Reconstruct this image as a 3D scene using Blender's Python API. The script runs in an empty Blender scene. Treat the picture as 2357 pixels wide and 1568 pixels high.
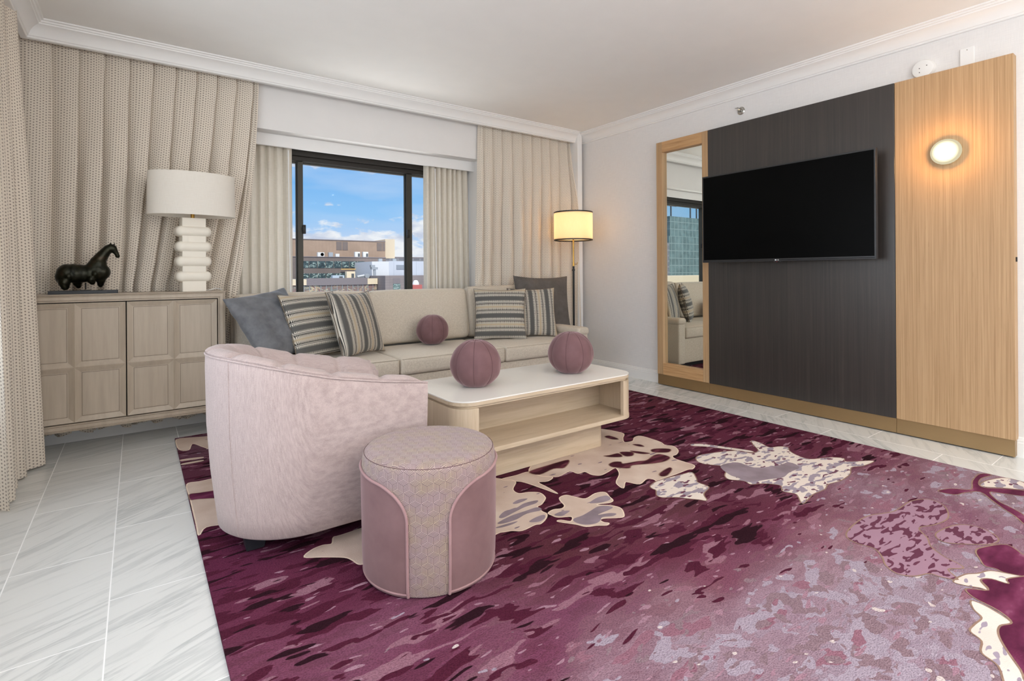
import bpy, bmesh, math, random
import numpy as np
from mathutils import Vector, Matrix, Euler
from mathutils.geometry import tessellate_polygon

random.seed(7)
PI = math.pi
scene = bpy.context.scene
COL = scene.collection


# ------------------------------------------------------------------ colour and node helpers
def lin(v):
    v = v / 255.0
    return v / 12.92 if v <= 0.04045 else ((v + 0.055) / 1.055) ** 2.4


def c(r, g, b):
    return (lin(r), lin(g), lin(b), 1.0)


class NT:
    """small wrapper for writing node trees as expressions"""

    def __init__(self, mat):
        self.t = mat.node_tree
        self.t.nodes.clear()

    def n(self, kind, props=None, **inp):
        nd = self.t.nodes.new(kind)
        for k, v in (props or {}).items():
            setattr(nd, k, v)
        for k, v in inp.items():
            self.put(nd.inputs[k.replace('_', ' ')], v)
        return nd

    def put(self, sock, v):
        if isinstance(v, bpy.types.NodeSocket):
            self.t.links.new(v, sock)
        else:
            sock.default_value = v

    def math(self, op, a, b=None, c_=None, clamp=False):
        nd = self.t.nodes.new('ShaderNodeMath')
        nd.operation = op
        nd.use_clamp = clamp
        self.put(nd.inputs[0], a)
        if b is not None:
            self.put(nd.inputs[1], b)
        if c_ is not None:
            self.put(nd.inputs[2], c_)
        return nd.outputs[0]

    def mix(self, f, a, b, mode='MIX'):
        nd = self.t.nodes.new('ShaderNodeMix')
        nd.data_type = 'RGBA'
        nd.blend_type = mode
        self.put(nd.inputs[0], f)
        self.put(nd.inputs[6], a)
        self.put(nd.inputs[7], b)
        return nd.outputs[2]

    def ramp(self, f, stops, interp='LINEAR'):
        nd = self.t.nodes.new('ShaderNodeValToRGB')
        cr = nd.color_ramp
        cr.interpolation = interp
        while len(cr.elements) < len(stops):
            cr.elements.new(0.5)
        for e, (p, col) in zip(cr.elements, stops):
            e.position = p
            e.color = col if not isinstance(col, (int, float)) else (col, col, col, 1)
        self.put(nd.inputs[0], f)
        return nd.outputs[0]

    def noise(self, vec, scale, detail=2.0, rough=0.5, dist=0.0):
        nd = self.t.nodes.new('ShaderNodeTexNoise')
        nd.inputs['Scale'].default_value = scale
        nd.inputs['Detail'].default_value = detail
        nd.inputs['Roughness'].default_value = rough
        nd.inputs['Distortion'].default_value = dist
        if vec is not None:
            self.put(nd.inputs['Vector'], vec)
        return nd.outputs[0]

    def map(self, vec, scale=(1, 1, 1), loc=(0, 0, 0), rot=(0, 0, 0)):
        nd = self.t.nodes.new('ShaderNodeMapping')
        self.put(nd.inputs['Vector'], vec)
        nd.inputs['Scale'].default_value = scale
        nd.inputs['Location'].default_value = loc
        nd.inputs['Rotation'].default_value = rot
        return nd.outputs[0]

    def coord(self, which='Object'):
        return self.t.nodes.new('ShaderNodeTexCoord').outputs[which]

    def sep(self, v):
        nd = self.t.nodes.new('ShaderNodeSeparateXYZ')
        self.put(nd.inputs[0], v)
        return nd.outputs

    def comb(self, x, y, z):
        nd = self.t.nodes.new('ShaderNodeCombineXYZ')
        for i, v in enumerate((x, y, z)):
            self.put(nd.inputs[i], v)
        return nd.outputs[0]

    def bump(self, h, strength=0.3, dist=0.002):
        nd = self.t.nodes.new('ShaderNodeBump')
        nd.inputs['Strength'].default_value = strength
        nd.inputs['Distance'].default_value = dist
        self.put(nd.inputs['Height'], h)
        return nd.outputs[0]

    def principled(self, color, rough=0.6, metal=0.0, normal=None, **kw):
        nd = self.t.nodes.new('ShaderNodeBsdfPrincipled')
        self.put(nd.inputs['Base Color'], color)
        self.put(nd.inputs['Roughness'], rough)
        nd.inputs['Metallic'].default_value = metal
        if normal is not None:
            self.put(nd.inputs['Normal'], normal)
        for k, v in kw.items():
            self.put(nd.inputs[k.replace('_', ' ')], v)
        return nd.outputs[0]

    def out(self, s):
        o = self.t.nodes.new('ShaderNodeOutputMaterial')
        self.t.links.new(s, o.inputs[0])


def newmat(name):
    m = bpy.data.materials.new(name)
    m.use_nodes = True
    return m, NT(m)


def simple(name, col, rough=0.5, metal=0.0, var=0.04, scale=6.0, bump=0.0, bscale=200.0, **kw):
    """one colour with a faint procedural unevenness"""
    m, t = newmat(name)
    co = t.coord('Object')
    nz = t.noise(co, scale, 3)
    dark = tuple(v * (1 - var) for v in col[:3]) + (1,)
    lite = tuple(min(1, v * (1 + var)) for v in col[:3]) + (1,)
    colr = t.ramp(nz, [(0.35, dark), (0.65, lite)])
    nrm = t.bump(t.noise(co, bscale, 2), bump, 0.001) if bump else None
    t.out(t.principled(colr, rough, metal, nrm, **kw))
    return m


def glow(name, col, strength):
    m, t = newmat(name)
    e = t.n('ShaderNodeEmission', Color=col, Strength=strength)
    t.out(e.outputs[0])
    return m


M = {}
M['wall'] = simple('wall_paint', c(226, 224, 222), 0.75, var=0.01, bump=0.05, bscale=90)
M['ceiling'] = simple('ceiling_paint', c(238, 237, 234), 0.85, var=0.008)
M['trim'] = simple('trim_paint', c(233, 232, 230), 0.45, var=0.006)
M['black_metal'] = simple('black_metal', c(30, 28, 27), 0.4, 0.3)
M['brass'] = simple('brass', c(190, 150, 80), 0.3, 1.0)
M['chrome'] = simple('chrome', c(200, 198, 192), 0.2, 1.0)
M['black_wood'] = simple('black_leg_wood', c(38, 40, 44), 0.45)
M['white_plastic'] = simple('white_plastic', c(232, 231, 228), 0.4, var=0.005)
M['dark_plastic'] = simple('dark_plastic', c(32, 32, 33), 0.45)
M['screen'] = simple('screen_glass', c(2, 2, 2), 0.35, var=0.0, Specular_IOR_Level=0.08)
M['bezel'] = simple('bezel_metal', c(70, 70, 71), 0.35, 0.7)
M['window_metal'] = simple('bronze_window_metal', c(58, 56, 50), 0.45, 0.4, var=0.08)
M['header_metal'] = simple('dark_header_metal', c(40, 35, 30), 0.5, 0.3)
M['bronze'] = None
M['seam_thread'] = simple('seam_thread', c(92, 62, 66), 0.8)
M['logo'] = glow('logo_white', c(235, 235, 235), 0.8)
M['standby'] = glow('standby_red', c(190, 70, 75), 0.9)


def wallpaper():
    m, t = newmat('woven_wallpaper')
    co = t.coord('Object')
    a = t.noise(t.map(co, (400, 400, 14)), 1.0, 2)
    b = t.noise(t.map(co, (10, 14, 300)), 1.0, 2)
    f = t.math('MULTIPLY', t.math('ADD', a, b), 0.5)
    col = t.ramp(f, [(0.35, c(219, 217, 216)), (0.65, c(228, 226, 224))])
    t.out(t.principled(col, 0.8, normal=t.bump(f, 0.08, 0.001)))
    return m


M['wallpaper'] = wallpaper()


def marble():
    m, t = newmat('marble_tile')
    co = t.coord('Object')
    x, y, z = t.sep(co)
    # tiles run along Y: swap axes for the brick pattern
    uv = t.comb(t.math('ADD', y, 0.22), t.math('ADD', x, 0.386), 0.0)
    br = t.n('ShaderNodeTexBrick', dict(offset=0.36, offset_frequency=2, squash=1.0), Vector=uv, Scale=1.0,
             Mortar_Size=0.0022, Mortar_Smooth=0.3, Bias=0.0, Brick_Width=0.61, Row_Height=0.3053)
    br.inputs['Color1'].default_value = (0, 0, 0, 1)
    br.inputs['Color2'].default_value = (1, 1, 1, 1)
    rnd = t.sep(br.outputs['Color'])[0]
    mort = br.outputs['Fac']
    off = t.math('MULTIPLY', rnd, 37.0)
    ang = t.math('ADD', t.math('MULTIPLY', t.math('SUBTRACT', rnd, 0.5), 0.6), -0.45)
    rot = t.n('ShaderNodeVectorRotate', dict(rotation_type='Z_AXIS'), Vector=co, Angle=ang).outputs[0]
    v = t.n('ShaderNodeVectorMath', dict(operation='ADD')).outputs[0]
    nd = v.node
    t.put(nd.inputs[0], rot)
    t.put(nd.inputs[1], t.comb(off, off, off))
    st = t.map(v, (2.0, 20, 1))
    n1 = t.noise(st, 1.0, 6, 0.62, 0.5)
    n2 = t.noise(t.map(v, (1.3, 5, 1)), 1.0, 3, 0.5, 0.8)
    vein = t.ramp(n1, [(0.50, 0.0), (0.58, 0.65), (0.64, 0.2), (0.74, 0.9)])
    broad = t.ramp(n2, [(0.45, 0.0), (0.75, 0.6)])
    f = t.math('MULTIPLY', vein, t.math('ADD', t.math('MULTIPLY', broad, 1.1), 0.35), clamp=True)
    col = t.mix(f, c(214, 215, 212), c(150, 155, 156))
    col = t.mix(mort, col, c(238, 238, 236))
    rough = t.math('ADD', 0.22, t.math('MULTIPLY', mort, 0.4))
    t.out(t.principled(col, rough, normal=t.bump(t.math('SUBTRACT', 1.0, mort), 0.15, 0.001), Specular_IOR_Level=0.35))
    return m


M['marble'] = marble()


def dotted():
    """cream drapery printed with staggered rows of small taupe ovals (UV in metres)"""
    m, t = newmat('dotted_drapery')
    uv = t.coord('UV')
    u, v, _ = t.sep(uv)
    sx, sy = 0.0154, 0.0176
    wob = t.noise(t.map(uv, (7, 7, 7)), 1.0, 1)
    vv = t.math('ADD', v, t.math('MULTIPLY', wob, 0.012))
    col_i = t.math('FLOOR', t.math('DIVIDE', u, sx))
    par = t.math('MULTIPLY', t.math('MODULO', t.math('ABSOLUTE', col_i), 2.0), 0.34)
    fu = t.math('SUBTRACT', t.math('FRACT', t.math('DIVIDE', u, sx)), 0.5)
    fv = t.math('SUBTRACT', t.math('FRACT', t.math('ADD', t.math('DIVIDE', vv, sy), par)), 0.5)
    du = t.math('MULTIPLY', fu, sx * 1.06)
    dv = t.math('MULTIPLY', fv, sy * 0.92)
    jit = t.math('MULTIPLY', t.math('SUBTRACT', t.noise(t.map(uv, (160, 160, 1)), 1.0, 1), 0.5), 0.0018)
    d = t.math('ADD', t.math('SQRT', t.math('ADD', t.math('MULTIPLY', du, du), t.math('MULTIPLY', dv, dv))), jit)
    mask = t.ramp(t.math('DIVIDE', d, 0.01), [(0.33, 1.0), (0.43, 0.0)])
    ring = t.ramp(t.math('DIVIDE', d, 0.01), [(0.08, 0.0), (0.25, 1.0)])
    dot = t.mix(ring, c(180, 168, 154), c(138, 126, 114))
    weave = t.noise(t.map(uv, (260, 900, 1)), 1.0, 2)
    base = t.ramp(weave, [(0.3, c(224, 212, 196)), (0.7, c(236, 227, 213))])
    col = t.mix(mask, base, dot)
    bs = t.principled(col, 0.85, normal=t.bump(weave, 0.1, 0.001), Sheen_Weight=0.1)
    tr = t.n('ShaderNodeBsdfTranslucent', Color=col).outputs[0]
    mx = t.n('ShaderNodeMixShader', Fac=0.12)
    t.put(mx.inputs[1], bs)
    t.put(mx.inputs[2], tr)
    t.out(mx.outputs[0])
    return m


M['dotted'] = dotted()


def slub(name, a, b, su, sv, rough=0.85, trans=0.0, sheen=0.1, bump=0.25, coord='UV'):
    """woven cloth with slubs in both directions"""
    m, t = newmat(name)
    uv = t.coord(coord)
    n1 = t.noise(t.map(uv, (su, sv, su)), 1.0, 3, 0.6)
    n2 = t.noise(t.map(uv, (sv, su, sv)), 1.0, 3, 0.6)
    f = t.math('MULTIPLY', t.math('ADD', n1, n2), 0.5)
    big = t.noise(t.map(uv, (3, 3, 3)), 1.0, 2)
    f2 = t.math('ADD', f, t.math('MULTIPLY', t.math('SUBTRACT', big, 0.5), 0.06))
    col = t.ramp(f2, [(0.36, a), (0.64, b)])
    bs = t.principled(col, rough, normal=t.bump(f, bump, 0.001), Sheen_Weight=sheen, Sheen_Roughness=0.5)
    if trans:
        tr = t.n('ShaderNodeBsdfTranslucent', Color=col).outputs[0]
        mx = t.n('ShaderNodeMixShader', Fac=trans)
        t.put(mx.inputs[1], bs)
        t.put(mx.inputs[2], tr)
        bs = mx.outputs[0]
    t.out(bs)
    return m


M['sheer'] = slub('plain_linen_drape', c(210, 202, 188), c(228, 221, 208), 14, 420, trans=0.15)
M['sofa'] = slub('oatmeal_upholstery', c(184, 172, 155), c(214, 204, 188), 90, 620, coord='Object', bump=0.3)
M['pink'] = slub('blush_linen', c(163, 145, 141), c(193, 175, 171), 26, 560, coord='Object', bump=0.45, sheen=0.15)
M['shade_linen'] = slub('lampshade_linen', c(236, 230, 219), c(244, 239, 230), 18, 500, trans=0.2)


def velvet(name, a, b, sheen=0.6, tint=None, nscale=9.0, bump=0.15):
    m, t = newmat(name)
    co = t.coord('Object')
    n = t.noise(co, nscale, 3, 0.6)
    f = t.noise(co, 900, 2)
    col = t.ramp(n, [(0.3, a), (0.7, b)])
    t.out(t.principled(col, 0.8, normal=t.bump(f, bump, 0.001), Sheen_Weight=sheen, Sheen_Roughness=0.35,
                       Sheen_Tint=tint or (1, 0.9, 0.92, 1), Specular_IOR_Level=0.2))
    return m


M['mauve'] = velvet('mauve_velvet', c(106, 78, 80), c(119, 89, 91), 0.8, c(235, 205, 208))
M['rose'] = velvet('rose_velvet', c(120, 92, 92), c(133, 104, 104), 0.6, c(235, 210, 214))
M['rose_piping'] = velvet('rose_piping', c(154, 121, 121), c(166, 133, 133), 0.4)
M['grey_velvet'] = velvet('slate_velvet', c(96, 97, 100), c(120, 121, 124), 0.7, c(200, 208, 220), 14, 0.4)
M['brown_velvet'] = velvet('charcoal_velvet', c(84, 79, 75), c(100, 94, 90), 0.5, c(170, 160, 150), 14, 0.3)


def stripe(name, horiz):
    """ikat-like comb stripes in charcoal, ivory and tan; UV in metres"""
    m, t = newmat(name)
    uv = t.coord('UV')
    u, v, _ = t.sep(uv)
    along, across = (u, v) if horiz else (v, u)
    fr = t.math('FRACT', t.math('ADD', t.math('DIVIDE', across, 0.163), 0.5))
    sm = t.math('MULTIPLY', t.math('ABSOLUTE', t.math('SUBTRACT', fr, 0.5)), 2.0)  # 0 mid band .. 1
    tooth = t.ramp(sm, [(0.0, 0.0), (0.21, 0.0), (0.215, 0.05), (0.40, 0.80), (0.455, 0.95), (0.457, 0.0), (0.505, 0.0), (0.507, 1.0),
                        (0.56, 1.0), (0.562, 0.0), (0.60, 0.0), (0.605, 0.12), (0.78, 0.75), (0.90, 0.85), (0.93, 1.0), (1.0, 1.0)])
    tri = t.math('MULTIPLY', t.math('ABSOLUTE', t.math('SUBTRACT', t.math('FRACT', t.math('DIVIDE', along, 0.0088)), 0.5)), 2.0)
    sel = t.math('LESS_THAN', tri, t.sep(tooth)[0])
    dark = t.ramp(sm, [(0.0, c(82, 81, 78)), (0.2, c(82, 81, 78)), (0.21, c(96, 93, 88)), (0.40, c(104, 99, 92)), (0.46, c(48, 45, 42)), (1.0, c(48, 44, 40))])
    lite = t.ramp(sm, [(0.0, c(196, 190, 178)), (0.70, c(204, 197, 184)), (0.92, c(186, 174, 154)), (0.94, c(178, 160, 134)), (1.0, c(172, 152, 126))])
    col = t.mix(sel, dark, lite)
    f = t.noise(t.map(uv, (500, 500, 1)), 1.0, 2)
    t.out(t.principled(col, 0.75, normal=t.bump(f, 0.25, 0.001), Sheen_Weight=0.15))
    return m


M['stripe_h'] = stripe('comb_stripe_across', True)
M['stripe_v'] = stripe('comb_stripe_upright', False)


def tumbling():
    """tumbling-block weave: hexagons split in three hatched rhombs (UV in metres)"""
    m, t = newmat('tumbling_block_weave')
    uv = t.coord('UV')
    s = 0.040
    p = t.map(uv, (1 / s, 1 / s, 0))
    r3 = math.sqrt(3)

    def wrap(vec):
        x, y, _ = t.sep(vec)
        wx = t.math('SUBTRACT', t.math('FLOORED_MODULO', x, 1.0), 0.5)
        wy = t.math('SUBTRACT', t.math('FLOORED_MODULO', y, r3), r3 / 2)
        return wx, wy

    ax, ay = wrap(p)
    bx, by = wrap(t.map(p, (1, 1, 1), (0.5, r3 / 2, 0)))
    la = t.math('ADD', t.math('MULTIPLY', ax, ax), t.math('MULTIPLY', ay, ay))
    lb = t.math('ADD', t.math('MULTIPLY', bx, bx), t.math('MULTIPLY', by, by))
    k = t.math('LESS_THAN', la, lb)
    ik = t.math('SUBTRACT', 1.0, k)
    x = t.math('ADD', t.math('MULTIPLY', ax, k), t.math('MULTIPLY', bx, ik))
    y = t.math('ADD', t.math('MULTIPLY', ay, k), t.math('MULTIPLY', by, ik))
    an = t.math('FLOORED_MODULO', t.math('ADD', t.math('ARCTAN2', y, x), PI / 6), 2 * PI)
    w = t.math('FLOOR', t.math('DIVIDE', an, 2 * PI / 3))
    th = t.math('MULTIPLY', w, 2 * PI / 3)
    proj = t.math('ADD', t.math('MULTIPLY', x, t.math('COSINE', th)), t.math('MULTIPLY', y, t.math('SINE', th)))
    h = t.math('SINE', t.math('MULTIPLY', proj, 2 * PI * 10.0))
    hatch = t.math('MULTIPLY_ADD', h, 0.5, 0.5)
    patch = t.noise(t.map(uv, (16, 16, 1)), 1.0, 2)
    gold = t.mix(t.ramp(patch, [(0.4, 0.0), (0.65, 1.0)]), c(178, 155, 153), c(180, 160, 138))
    col = t.mix(t.ramp(hatch, [(0.25, 0.0), (0.6, 1.0)]), c(112, 90, 92), gold)
    t.out(t.principled(col, 0.7, normal=t.bump(hatch, 0.5, 0.002), Sheen_Weight=0.2))
    return m


M['weave'] = tumbling()


def wood(name, dark, mid, lite, scale=(60, 60, 1.6), rough=0.4, spec=0.4, speck=0.0, bump=0.1, metal=0.0):
    m, t = newmat(name)
    co = t.coord('Object')
    n1 = t.noise(t.map(co, scale), 1.0, 4, 0.6, 0.3)
    n2 = t.noise(t.map(co, tuple(v * 3.1 for v in scale)), 1.0, 3, 0.6)
    f = t.math('ADD', t.math('MULTIPLY', n1, 0.6), t.math('MULTIPLY', n2, 0.4))
    col = t.ramp(f, [(0.34, dark), (0.5, mid), (0.66, lite)])
    if speck:
        k = t.noise(t.map(co, tuple(v * 1.7 for v in scale[:2]) + (scale[2] * 9,)), 1.0, 2)
        col = t.mix(t.ramp(k, [(0.68, 0.0), (0.74, speck)]), col, dark)
    t.out(t.principled(col, rough, metal, t.bump(f, bump, 0.001), Specular_IOR_Level=spec))
    return m


M['oak'] = wood('oak_veneer', c(158, 125, 89), c(180, 147, 109), c(194, 162, 124), (130, 130, 1.1), 0.45, 0.35, speck=0.6)
M['oak_rail'] = wood('oak_rail_veneer', c(166, 126, 84), c(190, 150, 106), c(204, 166, 122), (60, 2.2, 60), 0.45, 0.35)
M['wenge'] = wood('dark_walnut_veneer', c(36, 33, 31), c(47, 42, 39), c(60, 54, 49), (70, 70, 0.9), 0.36, 0.8)
M['plinth'] = simple('bronze_plinth_metal', c(166, 138, 100), 0.38, 0.85, var=0.06, scale=3)
M['taupe'] = wood('taupe_glazed_wood', c(168, 154, 137), c(176, 162, 145), c(183, 169, 152), (16, 16, 1.2), 0.38, 0.4, bump=0.03)
M['glaze'] = simple('dark_glaze_line', c(104, 90, 74), 0.5)
M['gap'] = simple('door_gap_black', c(24, 21, 18), 0.8)
M['maple'] = wood('bleached_maple', c(188, 168, 141), c(200, 181, 155), c(207, 189, 165), (2.0, 34, 34), 0.4, 0.35, bump=0.03)
M['maple_v'] = wood('bleached_maple_upright', c(188, 168, 141), c(200, 181, 155), c(207, 189, 165), (34, 34, 2.0), 0.4, 0.35, bump=0.03)
M['laminate'] = simple('white_laminate', c(236, 232, 224), 0.16, var=0.005)
M['plaster'] = simple('ivory_plaster', c(232, 225, 211), 0.6, var=0.02, bump=0.12, bscale=60)


def bronze():
    m, t = newmat('dark_bronze')
    co = t.coord('Object')
    n = t.noise(co, 16, 4, 0.6)
    col = t.ramp(n, [(0.35, c(24, 24, 18)), (0.55, c(38, 38, 26)), (0.75, c(62, 50, 38))])
    t.out(t.principled(col, 0.32, 0.75, t.bump(t.noise(co, 38, 3), 0.35, 0.006)))
    return m


M['bronze'] = bronze()


def mirror_mat():
    m, t = newmat('mirror_silver')
    n = t.noise(t.coord('Object'), 0.7, 1)
    col = t.ramp(n, [(0.0, (0.80, 0.815, 0.76, 1)), (1.0, (0.82, 0.83, 0.78, 1))])
    t.out(t.principled(col, 0.0, 1.0))
    return m


M['mirror'] = mirror_mat()


def pane_mat(name='window_glass', tint=(0.97, 0.98, 0.98, 1), refl=0.05):
    m, t = newmat(name)
    tr = t.n('ShaderNodeBsdfTransparent', Color=tint).outputs[0]
    gl = t.n('ShaderNodeBsdfGlossy', Color=(1, 1, 1, 1), Roughness=0.0).outputs[0]
    lw = t.n('ShaderNodeLayerWeight', Blend=0.12).outputs[0]
    f = t.math('MULTIPLY', lw, refl * 4, clamp=True)
    mx = t.n('ShaderNodeMixShader')
    t.put(mx.inputs[0], f)
    t.put(mx.inputs[1], tr)
    t.put(mx.inputs[2], gl)
    t.out(mx.outputs[0])
    return m


M['pane'] = pane_mat()


def lit_shade():
    m, t = newmat('warm_fabric_shade')
    uv = t.coord('Object')
    n = t.noise(t.map(uv, (500, 500, 20)), 1.0, 2)
    col = t.ramp(n, [(0.3, c(248, 238, 218)), (0.7, c(252, 244, 226))])
    d = t.n('ShaderNodeBsdfDiffuse', Color=col).outputs[0]
    tr = t.n('ShaderNodeBsdfTranslucent', Color=col).outputs[0]
    mx = t.n('ShaderNodeMixShader', Fac=0.78)
    t.put(mx.inputs[1], d)
    t.put(mx.inputs[2], tr)
    t.out(mx.outputs[0])
    return m


M['lit_shade'] = lit_shade()


def sconce_glass():
    m, t = newmat('lit_ribbed_glass')
    co = t.coord('Object')
    x, y, z = t.sep(co)
    rib = t.math('MULTIPLY_ADD', t.math('SINE', t.math('MULTIPLY', z, 2 * PI / 0.0085)), 0.5, 0.5)
    d = t.math('SQRT', t.math('ADD', t.math('MULTIPLY', y, y), t.math('MULTIPLY', z, z)))
    core = t.ramp(t.math('DIVIDE', d, 0.08), [(0.45, 1.0), (0.85, 0.0)])
    rim = t.mix(rib, c(250, 232, 178), c(255, 246, 220))
    st = t.math('MULTIPLY_ADD', core, 2.2, 0.75)
    e = t.n('ShaderNodeEmission', Color=rim, Strength=st).outputs[0]
    t.out(e)
    return m


M['sconce_glass'] = sconce_glass()


def rug_mats():
    # pile ground: a spatial tone per point, broken up by streaks running across the rug
    m, t = newmat('rug_pile')
    co = t.coord('Object')
    tone = t.n('ShaderNodeVertexColor', dict(layer_name='tone')).outputs[0]
    warp = t.noise(co, 5, 2)
    wv = t.n('ShaderNodeVectorMath', dict(operation='ADD'))
    t.put(wv.inputs[0], co)
    t.put(wv.inputs[1], t.comb(t.math('MULTIPLY', warp, 0.10), t.math('MULTIPLY', warp, 0.06), 0.0))
    w = wv.outputs[0]
    s1 = t.noise(t.map(w, (4.0, 14, 1)), 1.0, 2.5, 0.5)
    s2 = t.noise(t.map(w, (5.5, 19, 1), (3, 7, 0)), 1.0, 2.0, 0.5)
    s3 = t.noise(t.map(w, (3.6, 17, 1), (11, 2, 5)), 1.0, 2.0, 0.5)
    s4 = t.noise(t.map(w, (16, 24, 1), (1, 19, 5)), 1.0, 1.0, 0.5)
    lum = t.sep(tone)[1]
    hi = t.ramp(lum, [(0.03, 0.0), (0.28, 1.0)])  # 0 deep plum .. 1 pale lilac
    him = t.sep(hi)[0]
    hs = t.n('ShaderNodeHueSaturation', Saturation=t.math('MULTIPLY_ADD', him, -0.20, 1.02), Value=t.math('MULTIPLY_ADD', him, 0.0, 1.0), Color=tone)
    tone = hs.outputs[0]
    # mid-value patches: half a step lighter / darker
    s5 = t.noise(t.map(w, (9, 15, 1), (7, 1, 3)), 1.0, 2.0, 0.55)
    s6 = t.noise(t.map(w, (12, 18, 1), (17, 5, 9)), 1.0, 2.0, 0.55)
    inv = t.math('SUBTRACT', 1.0, him)
    def patch(nz, k, th, colr, onto, add=0.0):
        # hard-edged patch; k shifts its frequency from the deep ground (0) to the pale ground (1)
        v = t.math('ADD', nz, t.math('MULTIPLY_ADD', him, k, add))
        return t.mix(t.ramp(v, [(th - 0.004, 0.0), (th + 0.004, 1.0)]), onto, colr)
    jit = t.math('MULTIPLY', t.math('SUBTRACT', t.math('MULTIPLY_ADD', s2, 0.45, t.math('MULTIPLY', s1, 0.55)), 0.5), 1.5)
    lev = t.math('ADD', t.math('MULTIPLY_ADD', him, 0.80, 0.12), jit)
    pal = t.ramp(lev, [(0.0, c(92, 42, 60)), (0.20, c(110, 54, 78)), (0.36, c(116, 72, 84)), (0.50, c(134, 96, 108)), (0.66, c(150, 116, 127)), (0.84, c(152, 130, 142))], 'CONSTANT')
    col = t.mix(0.5, pal, tone)
    col = patch(s1, 0.0, 0.605, c(146, 104, 118), col)
    col = patch(s5, 0.26, 0.755, c(166, 152, 165), col)
    col = patch(s6, 0.22, 0.755, c(140, 116, 124), col)
    s7 = t.noise(t.map(w, (10, 34, 1), (5, 13, 2)), 1.0, 1.5, 0.5)
    col = patch(s7, 0.0, 0.672, c(162, 126, 140), col)
    col = patch(s2, -0.26, 0.535, c(80, 32, 50), col)
    col = patch(s3, -0.30, 0.575, c(46, 22, 30), col)
    col = patch(s4, 0.10, 0.800, c(212, 198, 194), col)
    pile = t.noise(t.map(co, (170, 260, 100)), 1.0, 2, 0.6)
    colp = t.mix(t.ramp(pile, [(0.32, 0.65), (0.58, 0.0)]), col, t.mix(1.0, col, (0.48, 0.44, 0.48, 1), 'MULTIPLY'))
    t.out(t.principled(colp, 0.95, normal=t.bump(pile, 0.9, 0.006), Specular_IOR_Level=0.05))
    res = {'ground': m}

    def pilemat(name, fn):
        mm, q = newmat(name)
        cc = q.coord('Object')
        col_ = fn(q, cc)
        pl = q.noise(q.map(cc, (260, 300, 100)), 1.0, 2, 0.6)
        q.out(q.principled(col_, 0.95, normal=q.bump(pl, 0.5, 0.003), Specular_IOR_Level=0.1))
        return mm

    def petal(q, cc):
        a = q.noise(cc, 5, 3)
        base = q.ramp(a, [(0.3, c(184, 162, 147)), (0.55, c(200, 180, 166)), (0.75, c(210, 194, 180))])
        b = q.noise(q.map(cc, (9, 34, 1)), 1.0, 1.5)
        return q.mix(q.ramp(b, [(0.70, 0.0), (0.712, 1.0)]), base, c(124, 108, 118))

    def ivory(q, cc):
        b = q.noise(q.map(cc, (14, 30, 1)), 1.0, 1.5)
        return q.mix(q.ramp(b, [(0.60, 0.0), (0.612, 1.0)]), q.ramp(q.noise(cc, 6, 2), [(0.3, c(206, 194, 185)), (0.7, c(220, 211, 203))]), c(150, 138, 152))

    def spot(q, cc):
        a = q.noise(q.map(cc, (10, 26, 1)), 1.0, 2)
        b = q.noise(q.map(cc, (16, 30, 1), (4, 4, 1)), 1.0, 1.5)
        col_ = q.mix(q.ramp(a, [(0.53, 0.0), (0.545, 1.0)]), c(214, 202, 192), c(148, 137, 148))
        return q.mix(q.ramp(b, [(0.63, 0.0), (0.645, 1.0)]), col_, c(104, 66, 82))

    def lilac(q, cc):
        return q.ramp(q.noise(cc, 8, 3), [(0.3, c(124, 110, 116)), (0.7, c(150, 136, 145))])

    def dark(q, cc):
        return q.ramp(q.noise(q.map(cc, (6, 22, 1)), 1.0, 2), [(0.40, c(58, 22, 32)), (0.55, c(72, 28, 42)), (0.62, c(98, 50, 62))])

    def plum(q, cc):
        a = q.noise(q.map(cc, (6, 14, 1)), 1.0, 3)
        return q.ramp(a, [(0.35, c(78, 28, 52)), (0.5, c(96, 38, 66)), (0.62, c(112, 52, 80)), (0.72, c(150, 100, 122))])

    def purple(q, cc):
        a = q.noise(q.map(cc, (14, 42, 1), (2, 2, 2)), 1.0, 1.5, 0.5, 0.6)
        return q.mix(q.ramp(a, [(0.535, 0.0), (0.55, 1.0)]), c(150, 118, 134), c(92, 50, 68))

    for nm, fn in (('petal', petal), ('ivory', ivory), ('spot', spot), ('lilac', lilac), ('dark', dark), ('plum', plum), ('purple', purple)):
        res[nm] = pilemat('rug_' + nm, fn)
    res['line_gold'] = pilemat('rug_outline_tan', lambda q, cc: q.ramp(q.noise(cc, 30, 2), [(0.3, c(132, 106, 94)), (0.7, c(148, 122, 106))]))
    res['line_cream'] = pilemat('rug_outline_cream', lambda q, cc: q.ramp(q.noise(cc, 30, 2), [(0.3, c(216, 196, 176)), (0.7, c(226, 208, 188))]))
    return res


RUGM = rug_mats()


# ------------------------------------------------------------------ mesh helpers (all in world coordinates)
def link(name, me, mats, parent=None):
    o = bpy.data.objects.new(name, me)
    COL.objects.link(o)
    for m in (mats if isinstance(mats, (list, tuple)) else [mats]):
        me.materials.append(m)
    if parent is not None:
        o.parent = parent
        o.matrix_parent_inverse = parent_inv(parent)
    return o


def parent_inv(p):
    return world_of(p).inverted()


def world_of(o):
    if o.parent is None:
        return o.matrix_basis.copy()
    return world_of(o.parent) @ o.matrix_parent_inverse @ o.matrix_basis


def obj(name, bm, mats, parent=None, smooth=35, recalc=True):
    if recalc:
        bmesh.ops.recalc_face_normals(bm, faces=bm.faces)
    me = bpy.data.meshes.new(name)
    bm.to_mesh(me)
    bm.free()
    if smooth:
        me.shade_smooth()
        me.set_sharp_from_angle(angle=math.radians(smooth))
    return link(name, me, mats, parent)


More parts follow.
